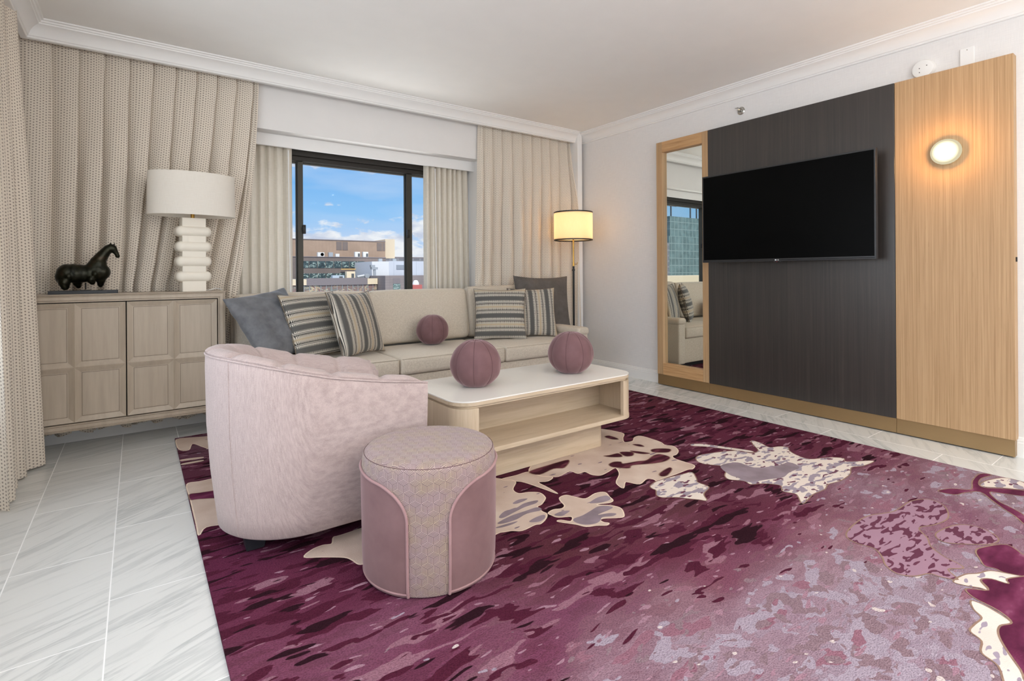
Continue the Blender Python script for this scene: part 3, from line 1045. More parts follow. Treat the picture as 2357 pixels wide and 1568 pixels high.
def left_drape(u, v):
    z = 2.66 - v * (2.66 - 0.07 - 0.012 * math.sin(u * 40))
    k = list(zip(SEAM_T, TOPX))
    xt, xm, xl = interp(k, u), interp(list(zip(SEAM_T, MIDX)), u), interp(list(zip(SEAM_T, LOWX)), u)
    s = max(0.0, (2.585 - z) / (2.585 - 1.03))
    if s < 1:
        x = xt + (xm - xt) * (0.25 * s + 0.75 * s ** 1.8)
    else:
        x = xm + (xl - xm) * min(1, (s - 1) / 0.6)
    ph = u * 11
    ff = (ph % 1.0) ** 1.25
    bulge = math.sin(PI * min(1.0, ff)) ** 0.6
    w = sstep(0.02, 0.5, v)
    a = 0.040 + 0.034 * w
    fold = a * ((1 - 0.6 * w) * saw(ph, 0.07 + 0.10 * v) + 0.6 * w * bulge)
    broad = 0.020 * sstep(0.08, 0.6, v) * math.sin(u * 23 + 3.2 * v) + 0.012 * v * math.sin(u * 51 - 4 * v)
    y = 4.482 - fold - broad * (1 if u < 0.97 else 0.3)
    lim = 4.404 - 0.024 * sstep(2.52, 2.40, z) * sstep(1.0, 1.08, z)
    y = max(lim, min(4.487, y))
    e = 0.07 + 0.10 * v
    f = ph % 1.0
    if 0 < ph < 10.9:
        t = (f - (1 - e)) / e if f > 1 - e else 0.0
        x += 0.020 * f ** 3 if t == 0 else 0.020 * (1 - t) - 0.030 * math.sin(PI * t)
    x += 0.008 * math.sin(ph * 2 * PI + 1.2) * sstep(0, 0.4, v)
    return (x, y, z)


drape('dotted_drape', left_drape, 440, 60, M['dotted'], 'taupe dotted cream pleated drape hanging behind the cabinet and table lamp', 'curtain', None, None)

TOP2 = [2.825, 2.862, 2.979, 3.105, 3.234, 3.373, 3.504, 3.632, 3.751, 3.880, 4.025, 4.064]


def right_drape(u, v):
    z = 2.66 - v * (2.66 - 0.03)
    xt = interp(list(zip(SEAM_T, TOP2)), u)
    xb = 2.70 + (4.155 - 2.70) * u
    x = xt + (xb - xt) * v ** 1.1
    ph = u * 11 + 0.1
    ff = (ph % 1.0) ** 1.25
    bulge = math.sin(PI * min(1.0, ff)) ** 0.55
    w = sstep(0.02, 0.4, v)
    a = 0.042 + 0.062 * w
    fold = a * ((1 - 0.75 * w) * saw(ph, 0.10) + 0.75 * w * bulge * (0.75 + 0.25 * math.sin(math.floor(ph) * 2.1)))
    y = 4.484 - fold - 0.022 * sstep(0.1, 0.6, v) * math.sin(u * 17 + 2 * v)
    mid = sstep(2.52, 2.35, z) * sstep(0.98, 1.20, z)
    lim = 4.412 - 0.062 * mid
    fwd = sstep(0.80, 0.97, u) * sstep(0.0, 0.35, v)
    y = max(lim, min(4.488, y)) - 0.115 * fwd * 0.85
    f = ph % 1.0
    t = (f - 0.9) / 0.1 if f > 0.9 else 0.0
    if 0.5 < ph < 10.5:
        x += (1 - 0.4 * v) * (0.020 * f ** 3 if t == 0 else 0.020 * (1 - t) - 0.030 * math.sin(PI * t))
    return (x + 0.010 * v * math.sin(ph * 2 * PI), y, z)


drape('dotted_drape', right_drape, 440, 50, M['dotted'], 'taupe dotted cream pleated drape hanging behind the floor lamp', 'curtain', None, None)


def side_drape(u, v):
    """drape on the left wall, its leading edge towards the corner"""
    z = 2.67 - v * (2.67 - 0.012)
    y = 3.30 + 0.70 * u
    flare = 0.020 + 0.060 * v ** 1.1
    ph = u * 4 + 0.30
    a = 0.012 + 0.020 * sstep(0, 0.5, v)
    x = -0.600 + flare + a * math.sin(ph * 2 * PI) + 0.012 * v * math.sin(u * 7 + 1)
    e = sstep(0.72, 1.0, u)
    x += 0.045 * e * (0.6 + 0.4 * v)
    x = max(x, -0.672)
    return (x, y + 0.02 * v * u, z)


drape('dotted_drape', side_drape, 150, 60, M['dotted'], 'taupe dotted cream drape hanging to the floor left of the cabinet', 'curtain', None, None)


def sheer(x0, x1, n, seed, lean):
    rr = random.Random(seed)
    amp = [0.6 + 0.6 * rr.random() for _ in range(n + 2)]

    def fn(u, v):
        z = 2.245 - v * (2.245 - 0.815)
        ph = u * n
        a = 0.034 * (amp[int(ph)] * (1 - ph % 1) + amp[int(ph) + 1] * (ph % 1))
        y = 4.734 - 1.65 * a * (abs(math.sin(ph * PI)) ** 0.7) + 0.006 * math.sin(u * 9 + v * 3)
        x = x0 + (x1 - x0) * u + lean * v * (u - 0.5) + 0.008 * math.cos(ph * 2 * PI) * (0.4 + v)
        return (x, y, z)
    return fn


for x0, x1, n, sd, ln, lab, wx in ((0.60, 1.088, 7, 3, -0.02, 'plain oatmeal linen curtain at the left side of the window', 1.045),
                                   (2.335, 2.84, 8, 5, 0.02, 'plain oatmeal linen curtain at the right side of the window', 2.43)):
    s = drape('linen_curtain', sheer(x0, x1, n, sd, ln), 160, 24, M['sheer'], lab, 'curtain', None, None)
    obj('pull_wand', tube([(wx, 4.657, 2.15), (wx + 0.004, 4.656, 1.5), (wx + 0.012, 4.655, 0.86)], 0.0055, 8), M['white_plastic'], s)['label'] = 'slim white pull wand'


# ------------------------------------------------------------------ wall panels and what hangs on that wall
PX = 4.122


def YZ(a, b, e):
    return (PX + e, a, b)


mp = thing('mirror_panel', 'tall oak framed wall mirror on a bronze plinth beside the dark panel', 'mirror', (4.155, 2.99, 0))
for a, b in ((3.206, 3.272), (2.709, 2.768)):
    obj('stile', box(PX, RX, a, b, 0.105, 2.356, 0.0015, 1), M['oak'], mp, 0)
for a, b in ((2.256, 2.3555), (0.1055, 0.212)):
    obj('rail', box(PX + 0.0006, RX, 2.768, 3.206, a, b, 0.001, 1), M['oak_rail'], mp, 0)
obj('mirror_glass', box(PX + 0.038, PX + 0.05, 2.768, 3.206, 0.212, 2.256), M['mirror'], mp, 0)
obj('plinth', box(PX + 0.004, RX, 2.709, 3.270, 0.008, 0.1045, 0.001, 1), M['plinth'], mp, 0)['label'] = 'brushed bronze plinth'

dp = thing('wall_panel', 'dark walnut wall panel behind the television', 'wall panel', (4.155, 2.0, 0))
obj('panel', box(PX, RX, 1.3065, 2.7065, 0.105, 2.356, 0.0012, 1), M['wenge'], dp, 0)
obj('plinth', box(PX + 0.004, RX, 1.3065, 2.7065, 0.008, 0.1045, 0.001, 1), M['plinth'], dp, 0)['label'] = 'brushed bronze plinth'

op = thing('wall_panel', 'light oak wall panel carrying the round wall lamp', 'wall panel', (4.155, 1.01, 0))
obj('panel', box(PX, RX, 0.722, 1.304, 0.105, 2.356, 0.0012, 1), M['oak'], op, 0)
obj('plinth', box(PX + 0.004, RX, 0.726, 1.304, 0.008, 0.1045, 0.001, 1), M['plinth'], op, 0)['label'] = 'brushed bronze plinth'
obj('latch_plate', box(PX + 0.028, PX + 0.040, 0.7165, 0.724, 1.145, 1.172, 0.001, 1), M['black_metal'], op, 0)

# television
tv = thing('television', 'large black flat television switched off on the dark wall panel', 'television', (4.03, 2.03, 1.18))
ty0, ty1, tz0, tz1, tx = 1.373, 2.684, 1.176, 1.921, 4.000
obj('screen', box(tx + 0.001, tx + 0.006, ty0 + 0.012, ty1 - 0.012, tz0 + 0.020, tz1 - 0.012), M['screen'], tv, 0)
bm = BM()
frame_ring(bm, (ty0, ty1, tz0, tz1), [(0, 0.002), (0.001, 0), (0.011, 0), (0.012, 0.004), (0.012, 0.03), (0, 0.03)], lambda a, b, e: (tx + e, a, b))
add_box(bm, tx, tx + 0.004, ty0 + 0.01, ty1 - 0.01, tz0 + 0.008, tz0 + 0.021)
obj('bezel', bm, M['bezel'], tv, 0)
bm = BM()
add_box(bm, tx + 0.006, tx + 0.03, ty0 + 0.004, ty1 - 0.004, tz0 + 0.004, tz1 - 0.004)
add_box(bm, tx + 0.03, tx + 0.065, ty0 + 0.18, ty1 - 0.18, tz0 + 0.05, tz1 - 0.22, 0.01)
obj('back_shell', bm, M['dark_plastic'], tv, 0)
bm = BM()
add_box(bm, tx + 0.065, PX - 0.001, 1.88, 2.18, tz0 + 0.16, tz0 + 0.44)
obj('wall_bracket', bm, M['black_metal'], tv, 0)
bm = BM()
add_box(bm, tx - 0.001, tx + 0.02, 2.008, 2.062, tz0 - 0.006, tz0 + 0.001, 0.002, 1)
obj('sensor_bar', bm, M['dark_plastic'], tv, 0)
bm = BM()
ring = [(2.0475 + 0.0052 * math.cos(2 * PI * k / 24), 1.1855 + 0.0052 * math.sin(2 * PI * k / 24)) for k in range(24)]
bm.faces.new([bm.verts.new((tx - 0.0008, a, b)) for a, b in ring])
obj('emblem', bm, M['logo'], tv, 0)
for i, ch in enumerate('LG'):
    cu = bpy.data.curves.new('lettering', 'FONT')
    cu.body = ch
    cu.size = 0.0135
    cu.extrude = 0.0003
    tmp = bpy.data.objects.new('lettering', cu)
    me = bpy.data.meshes.new_from_object(tmp)
    bpy.data.objects.remove(tmp)
    me.transform(Matrix.Translation((tx - 0.0008, 2.040 - i * 0.0085, 1.1810)) @ Euler((PI / 2, 0, -PI / 2)).to_matrix().to_4x4())
    me.materials.clear()
    link('lettering', me, M['logo'], tv)
obj('standby_light', box(tx - 0.002, tx + 0.002, 2.034, 2.038, tz0 - 0.006, tz0 - 0.002), M['standby'], tv, 0)

# round wall lamp
sc = thing('wall_lamp', 'small round lit glass wall lamp on the light oak panel', 'lamp', (PX, 1.026, 1.837))


def disc_x(prof, cx, cy, cz, n=48):
    """lathe around the X axis: prof = (radius, distance in front of the panel)"""
    b = lathe([(r, d) for r, d in prof], 0, 0, n)
    for v in b.verts:
        v.co = Vector((cx - v.co.z, cy + v.co.x, cz + v.co.y))
    return b


obj('back_plate', disc_x([(0.0, 0.0), (0.05, 0.0), (0.05, 0.02), (0.0, 0.02)], PX, 1.026, 1.837), M['brass'], sc)
g = disc_x([(0.0, 0.018), (0.070, 0.018), (0.0775, 0.024), (0.079, 0.032), (0.077, 0.040), (0.066, 0.045), (0.04, 0.048), (0.0, 0.049)], 0, 0, 0)
go = obj('glass_disc', g, M['sconce_glass'], sc)
go.matrix_basis = Matrix.Translation((PX, 1.026, 1.837))
go['label'] = 'ribbed glowing glass disc'

# sprinkler, smoke detector, blank plate on the wall above the panels
sp = thing('sprinkler', 'small chrome fire sprinkler on the wall above the dark panel', 'sprinkler', (RX, 2.43, 2.470))
obj('escutcheon', disc_x([(0.0, 0.0), (0.034, 0.0), (0.034, 0.003), (0.026, 0.008), (0.024, 0.014), (0.018, 0.014), (0.016, 0.008), (0, 0.008)], RX, 2.43, 2.470, 32), M['chrome'], sp)
bm = BM()
add_tube(bm, [(RX - 0.008, 2.43, 2.470), (RX - 0.03, 2.43, 2.470)], 0.010, 12)
for s in (-1, 1):
    add_tube(bm, [(RX - 0.03, 2.43 + s * 0.010, 2.470), (RX - 0.042, 2.43 + s * 0.013, 2.470), (RX - 0.055, 2.43 + s * 0.004, 2.470)], 0.0028, 8)
obj('nozzle', bm, M['chrome'], sp)
obj('deflector', box(RX - 0.075, RX - 0.055, 2.414, 2.446, 2.480, 2.483, 0.001, 1), M['chrome'], sp)
sd = thing('smoke_detector', 'round white smoke detector half hidden above the oak panel', 'smoke detector', (RX, 1.16, 2.412))
obj('housing', disc_x([(0.0, 0.0), (0.064, 0.0), (0.064, 0.012), (0.060, 0.020), (0.056, 0.034), (0.05, 0.036), (0, 0.036)], RX, 1.16, 2.412, 48), M['white_plastic'], sd)
for y_, z_ in ((1.137, 2.428), (1.176, 2.418), (1.176, 2.392)):
    obj('indicator_hole', disc_x([(0.0, 0.0), (0.003, 0.0), (0.003, 0.0008), (0, 0.0008)], RX - 0.0358, y_, z_, 12), M['dark_plastic'], sd)
bp = thing('blank_plate', 'square white blank plate on the wall above the oak panel', 'wall plate', (RX, 0.941, 2.42))
obj('plate', box(RX - 0.011, RX, 0.907, 0.976, 2.36, 2.478, 0.002, 1), M['trim'], bp)
obj('screw', disc_x([(0.0, 0.0), (0.003, 0.0), (0.003, 0.0006), (0, 0.0006)], RX - 0.011, 0.941, 2.464, 12), M['chrome'], bp)
# ------------------------------------------------------------------ rug
RZ = 0.012


def build_rug():
    x0, x1, y0, y1 = 0.200, 3.672, -0.9, 4.115
    bm = BM()
    nx, ny = 58, 84
    lay = bm.verts.layers.float_color.new('tone')
    pts = [(x, y, [lin(v) for v in rgb]) for x, y, *rgb in RUG_TONES]

    def tone(x, y):
        sw = 0.0
        acc = [0.0, 0.0, 0.0]
        for px, py, col in pts:
            d2 = ((x - px) * 0.75) ** 2 + (y - py) ** 2 + 0.004
            w = 1.0 / d2 ** 1.7
            sw += w
            for k in range(3):
                acc[k] += w * col[k]
        return [v / sw for v in acc] + [1.0]

    g = []
    for i in range(nx + 1):
        row = []
        for j in range(ny + 1):
            x = x0 + (x1 - x0) * i / nx
            y = y0 + (y1 - y0) * j / ny
            v = bm.verts.new((x, y, RZ))
            v[lay] = tone(x, y)
            row.append(v)
        g.append(row)
    for i in range(nx):
        for j in range(ny):
            bm.faces.new((g[i][j], g[i + 1][j], g[i + 1][j + 1], g[i][j + 1]))
    # bound edge down to the floor
    rim = [g[i][0] for i in range(nx + 1)] + [g[nx][j] for j in range(1, ny + 1)] + [g[i][ny] for i in range(nx - 1, -1, -1)] + [g[0][j] for j in range(ny - 1, 0, -1)]
    low = []
    for v in rim:
        w = bm.verts.new((v.co.x, v.co.y, 0.0005))
        w[lay] = v[lay]
        low.append(w)
    for i in range(len(rim)):
        j = (i + 1) % len(rim)
        bm.faces.new((rim[j], rim[i], low[i], low[j]))
    names = ['ground', 'petal', 'spot', 'lilac', 'dark', 'plum', 'purple', 'line_gold', 'line_cream', 'ivory']

    def patch(loop, z, mi):
        vs = [bm.verts.new((p.x, p.y, z)) for p in loop]
        for tri in tessellate_polygon([[Vector((p.x, p.y, 0)) for p in loop]]):
            f = [vs[k] for k in tri]
            a, b, c_ = (q.co for q in f)
            if (b - a).cross(c_ - a).z < 0:
                f.reverse()
            try:
                fc = bm.faces.new(f)
                fc.material_index = mi
            except ValueError:
                pass

    def ribbon(loop, w, z, mi):
        n = len(loop)
        L, R_ = [], []
        for i in range(n):
            d = (loop[(i + 1) % n] - loop[i - 1])
            if d.length < 1e-6:
                d = Vector((1, 0))
            d = d.normalized()
            nn = Vector((-d.y, d.x)) * w / 2
            L.append(bm.verts.new((loop[i].x + nn.x, loop[i].y + nn.y, z)))
            R_.append(bm.verts.new((loop[i].x - nn.x, loop[i].y - nn.y, z)))
        for i in range(n):
            j = (i + 1) % n
            f = bm.faces.new((R_[i], R_[j], L[j], L[i]))
            f.normal_update()
            if f.normal.z < 0:
                f.normal_flip()
            f.material_index = mi

    zz = {'petal': 0.0006, 'ivory': 0.0007, 'spot': 0.0008, 'lilac': 0.0012, 'dark': 0.0014, 'plum': 0.0010, 'purple': 0.0009}
    for idx, (kind, pl) in enumerate(RUG_MOTIFS):
        clean = [pl[0]]
        for p in pl[1:]:
            if math.hypot(p[0] - clean[-1][0], p[1] - clean[-1][1]) > 0.004:
                clean.append(p)
        lp = smooth_closed(clean, 4)
        lp = [Vector((min(max(p.x, x0 + 0.001), x1 - 0.001), min(max(p.y, y0), y1 - 0.001))) for p in lp]
        z = RZ + zz[kind] + idx * 0.000004
        patch(lp, z, names.index(kind))
        if kind in ('petal', 'ivory', 'spot', 'plum', 'purple', 'dark'):
            gold = kind != 'petal' or idx == 5
            ribbon(lp, 0.0055 if gold else 0.006, z + 0.00025, names.index('line_gold' if gold else 'line_cream'))
    o = obj('area_rug', bm, [RUGM[n] for n in names], None, 0, recalc=False)
    tag(o, 'large plum and lilac flower patterned rug covering the marble floor', 'rug')


build_rug()
RT = RZ + 0.0024   # standing height on the rug

# ------------------------------------------------------------------ tub chair
CH0 = (0.66, 2.40)


def chair():
    root = thing('tub_chair', 'blush pink tub armchair with channelled inner back, seen from behind', 'armchair', (0.62, 2.40, 0))
    R0, XC, XE, YC = 0.343, 0.565, 1.030, 2.40
    Ls, La = XE - XC, PI * R0
    L = 2 * Ls + La
    HT = [(0.22, 0.786), (0.27, 0.781), (0.347, 0.766), (0.449, 0.740), (0.545, 0.715), (0.632, 0.692), (0.823, 0.656), (1.03, 0.627)]

    def st(s):
        d = s * L
        if d < Ls:
            return Vector((XE - d, YC - R0)), Vector((0, -1)), XE - d
        if d < Ls + La:
            a = -PI / 2 - (d - Ls) / R0
            return Vector((XC + R0 * math.cos(a), YC + R0 * math.sin(a))), Vector((math.cos(a), math.sin(a))), XC + R0 * math.cos(a)
        d -= Ls + La
        return Vector((XC + d, YC + R0)), Vector((0, 1)), XC + d

    K = 10
    N = 320

    def rows(kind):
        out = []
        for i in range(N + 1):
            s = i / N
            p, n, x = st(s)
            h = interp(HT, x)
            ch = 1 - abs(math.cos(PI * s * K)) ** 22
            e = 1 - sstep(0.0, 0.045, min(s, 1 - s))          # round the arm ends over
            if kind == 'shell':
                prof = [(-0.075, 0.082), (-0.050, 0.082), (-0.040, 0.090), (-0.032, 0.16), (-0.014, 0.32), (-0.002, 0.50), (0.002, h - 0.06), (0.001, h - 0.012), (-0.004, h - 0.002)]
            else:
                lo = 0.012 * (1 - ch)
                dr = 0.022 * e
                prof = [(-0.003, h - 0.004), (0.001 - lo * .3, h + 0.006 - dr * .3), (-0.006, h + 0.012 - lo - dr * .6), (-0.026, h + 0.019 - lo - dr), (-0.050, h + 0.019 - lo - dr),
                        (-0.076, h + 0.010 - lo - dr), (-0.100 + lo * .4, h - 0.010 - lo - dr), (-0.124 + lo, h - 0.035), (-0.130 + lo, h - 0.11),
                        (-0.136 + lo, 0.46), (-0.136 + lo, 0.30), (-0.130, 0.12)]
            out.append([(p.x + n.x * o, p.y + n.y * o, z) for o, z in prof])
        return out

    def skin(rws, uvs=True):
        bm = BM()
        uvl = bm.loops.layers.uv.new('UVMap')
        g = [[bm.verts.new(q) for q in r] for r in rws]
        for i in range(len(g) - 1):
            for j in range(len(g[0]) - 1):
                f = bm.faces.new((g[i][j], g[i + 1][j], g[i + 1][j + 1], g[i][j + 1]))
                for lp, (a, b) in zip(f.loops, ((i, j), (i + 1, j), (i + 1, j + 1), (i, j + 1))):
                    lp[uvl].uv = (a / N * L, g[a][b].co.z)
        return bm, g

    bm, g = skin(rows('shell'))
    obj('outer_back', bm, M['pink'], root, 60, recalc=True)
    r = rows('inner')
    bm, g = skin(r)
    shr = rows('shell')
    for i, end in ((0, 0), (N, 1)):
        lo = [bm.verts.new(q) for q in shr[i][:-1]]
        ring = lo + g[i]
        f = bm.faces.new(ring if end == 0 else ring[::-1])
    obj('channelled_back', bm, M['pink'], root, 60)
    # welt between outer back and the rolled top
    pts = []
    for i in range(N + 1):
        p, n, x = st(i / N)
        h = interp(HT, x)
        pts.append((p.x + n.x * 0.001, p.y + n.y * 0.001, h - 0.004))
    obj('piping', tube(pts, 0.0042, 6), M['pink'], root, 60)
    # seat
    bm = BM()
    add_rbox(bm, 0.735, 2.40, 0.365, 0.305, 0.203, 0.075, 0.035, 6, lambda a, b, c_: (0, 0, 0.02 * (1 - a * a) * (1 - b * b) if c_ > 0 else 0))
    obj('seat_cushion', bm, M['pink'], root, 60)
    bm = BM()
    add_prism(bm, [(1.02, 2.40 - 0.205), (1.02, 2.40 + 0.205), (0.60, 2.605), (0.42, 2.54), (0.36, 2.40), (0.42, 2.26), (0.60, 2.195)], 0.09, 0.285)
    obj('seat_base', bm, M['pink'], root, 40)
    for x, y in ((0.375, 2.285), (0.375, 2.515), (0.965, 2.125), (0.965, 2.675)):
        bm = BM()
        a, b = 0.042, 0.032
        lo = [bm.verts.new((x + sx * b, y + sy * b, RT)) for sx, sy in ((-1, -1), (1, -1), (1, 1), (-1, 1))]
        hi = [bm.verts.new((x + sx * a, y + sy * a, 0.0815)) for sx, sy in ((-1, -1), (1, -1), (1, 1), (-1, 1))]
        bm.faces.new(lo[::-1])
        bm.faces.new(hi)
        for k in range(4):
            bm.faces.new((lo[k], lo[(k + 1) % 4], hi[(k + 1) % 4], hi[k]))
        bmesh.ops.bevel(bm, geom=bm.edges[:], offset=0.002, segments=1, affect='EDGES')
        obj('leg', bm, M['black_wood'], root, 30)
    # side seam on the outside back
    for s in (0.40, 0.60):
        p, n, x = st(s)
        h = interp(HT, x)
        pts = [(p.x + n.x * (o + 0.0008), p.y + n.y * (o + 0.0008), z) for o, z in [(-0.040, 0.092), (-0.032, 0.16), (-0.014, 0.32), (-0.002, 0.50), (0.002, h - 0.06), (0.001, h - 0.012)]]
        obj('back_seam', tube(pts, 0.0013, 5), M['pink'], root, 60)


chair()


# ------------------------------------------------------------------ ottoman
def ottoman():
    cx, cy, R = 0.895, 1.775, 0.247
    root = thing('ottoman', 'round mauve ottoman with woven top and velvet side panels beside the pink chair', 'ottoman', (cx, cy, 0))
    prof = [(0.0, RT), (0.225, RT), (0.236, RT + 0.004), (0.241, RT + 0.02), (0.244, 0.12), (0.245, 0.26), (0.247, 0.36), (0.2475, 0.40), (0.246, 0.425), (0.243, 0.440), (0.2385, 0.4465),
            (0.237, 0.4475), (0.232, 0.4535), (0.222, 0.4575), (0.20, 0.4605), (0.15, 0.463), (0.08, 0.4645), (0.0, 0.465)]
    n = 96
    bm = BM()
    uvl = bm.loops.layers.uv.new('UVMap')
    rings = []
    for r, z in prof:
        rings.append([bm.verts.new((cx, cy, z))] if r == 0 else [bm.verts.new((cx + r * math.cos(2 * PI * k / n), cy + r * math.sin(2 * PI * k / n), z)) for k in range(n)])
    for a, (ra, rb) in enumerate(zip(rings, rings[1:])):
        top = prof[a][1] > 0.4466
        for k in range(n):
            k2 = (k + 1) % n
            ks = (k, k + 1)
            if len(ra) == 1:
                f = bm.faces.new((ra[0], rb[k2], rb[k]))
                uvk = [None, ks[1], ks[0]]
            elif len(rb) == 1:
                f = bm.faces.new((ra[k], ra[k2], rb[0]))
                uvk = [ks[0], ks[1], None]
            else:
                f = bm.faces.new((ra[k], ra[k2], rb[k2], rb[k]))
                uvk = [ks[0], ks[1], ks[1], ks[0]]
            for lp, kk in zip(f.loops, uvk):
                co = lp.vert.co
                if top or kk is None:
                    # woven top laid square to the front band
                    ang = math.radians(27.9)
                    dx, dy = co.x - cx, co.y - cy
                    lp[uvl].uv = (dx * math.cos(ang) - dy * math.sin(ang) + 2, dx * math.sin(ang) + dy * math.cos(ang) + 2)
                else:
                    lp[uvl].uv = (2 * PI * kk / n * R, co.z)
    obj('woven_cover', bm, M['weave'], root, 30)
    obj('top_seam', tube([(cx + 0.2395 * math.cos(2 * PI * k / 72), cy + 0.2395 * math.sin(2 * PI * k / 72), 0.4465) for k in range(72)], 0.0011, 5, True), M['seam_thread'], root)

    def ztop(d):
        w, hh = 0.135, 0.120
        zt = 0.388
        if d >= w:
            return zt + 0.012 * min(1, (d - w) / 0.12)
        t = 1 - d / w
        return zt - hh * (1 - math.sqrt(max(0, 1 - t * t)))

    mid, half = math.radians(-117.9), math.radians(16.5)
    for side in (1, -1):
        a0 = mid + side * half
        a1 = mid + side * (PI - half)
        tot = abs(a1 - a0) * R
        nn = 64
        bm = BM()
        g = []
        edge = []
        for i in range(nn + 1):
            # closer steps near both edges
            u = 0.5 - 0.5 * math.cos(PI * i / nn)
            a = a0 + (a1 - a0) * u
            d = min(u, 1 - u) * tot
            zt = ztop(d)
            col = []
            for j in range(11):
                z = RT + 0.004 + (zt - RT - 0.004) * j / 10
                r = interp([(RT, 0.236), (0.035, 0.2425), (0.12, 0.2455), (0.26, 0.2468), (0.40, 0.2488)], z) + 0.003
                col.append(bm.verts.new((cx + r * math.cos(a), cy + r * math.sin(a), z)))
            g.append(col)
            edge.append((a, zt))
        for i in range(nn):
            for j in range(10):
                bm.faces.new((g[i][j], g[i + 1][j], g[i + 1][j + 1], g[i][j + 1]))
        p = obj('velvet_panel', bm, M['rose'], root, 60)
        p['label'] = 'smooth rose velvet side panel'
        pts = []
        rp = 0.2505

        def rad(z):
            return interp([(RT, 0.240), (0.035, 0.2455), (0.12, 0.2485), (0.26, 0.2500), (0.40, 0.2520)], z)
        for k in range(12):
            z = RT + 0.006 + (edge[0][1] - RT - 0.006) * k / 12
            pts.append((a0, z))
        pts += edge
        for k in range(11, -1, -1):
            z = RT + 0.006 + (edge[-1][1] - RT - 0.006) * k / 12
            pts.append((a1, z))
        obj('piping', tube([(cx + rad(z) * math.cos(a), cy + rad(z) * math.sin(a), z) for a, z in pts], 0.0052, 8), M['rose_piping'], p, 60)
        obj('base_welt', tube([(cx + 0.2425 * math.cos(a0 + (a1 - a0) * k / 40), cy + 0.2425 * math.sin(a0 + (a1 - a0) * k / 40), RT + 0.014) for k in range(41)], 0.0035, 6), M['rose_piping'], p, 60)


ottoman()


# ------------------------------------------------------------------ coffee table
def coffee_table():
    x0, x1, y0, y1 = 1.235, 2.508, 2.150, 2.755
    r = 0.115
    root = thing('coffee_table', 'long pale wood coffee table with white top, rounded corners and open shelf', 'table', (1.87, 2.45, 0))
    bm = BM()
    add_prism(bm, rrect(x0, x1, y0, y1, r, 12), 0.4685, 0.4745, 0.0012)
    obj('laminate_top', bm, M['laminate'], root, 30)['label'] = 'glossy white laminate top'
    bm = BM()
    add_prism(bm, rrect(x0 + 0.001, x1 - 0.001, y0 + 0.001, y1 - 0.001, r, 12), 0.4515, 0.4685)
    obj('top_edge', bm, M['maple'], root, 30)
    bm = BM()
    add_prism(bm, rrect(x0 + 0.02, x1 - 0.02, y0 + 0.014, y1 - 0.014, r - 0.014, 12), 0.4375, 0.4515)
    obj('top_rail', bm, M['maple'], root, 30)
    bm = BM()
    add_prism(bm, rrect(x0, x1, y0, y1, r, 12), 0.2045, 0.2270, 0.0012)
    obj('shelf', bm, M['maple'], root, 30)
    # curved end panels wrapping round the corners
    th = 0.024
    for side in (1, -1):
        def path(ins):
            rr = r - ins
            xe = x1 - ins
            pts = [(x1 - r - 0.004, y0 + ins)]
            pts += [(x1 - r + rr * math.cos(math.radians(a)), y0 + r + rr * math.sin(math.radians(a))) for a in range(-90, 1, 9)]
            pts += [(x1 - r + rr * math.cos(math.radians(a)), y1 - r + rr * math.sin(math.radians(a))) for a in range(0, 91, 9)]
            pts += [(x1 - r - 0.004, y1 - ins)]
            return pts
        outer, inner = path(0.002), path(0.002 + th)
        poly = outer + inner[::-1]
        if side < 0:
            poly = [(x0 + x1 - px, py) for px, py in poly][::-1]
        bm = BM()
        add_prism(bm, poly, 0.2270, 0.4375)
        bmesh.ops.triangulate(bm, faces=[f for f in bm.faces if len(f.verts) > 4])
        obj('end_panel', bm, M['maple_v'], root, 30)
    obj('divider', box(x0 + 0.03, x1 - 0.03, 2.443, 2.461, 0.2270, 0.4375, 0.0008, 1), M['maple'], root, 0)
    bm = BM()
    add_prism(bm, rrect(x0 + 0.14, x1 - 0.14, y0 + 0.145, y1 - 0.145, 0.045, 8), RT, 0.2045)
    obj('base', bm, M['maple'], root, 30)


coffee_table()


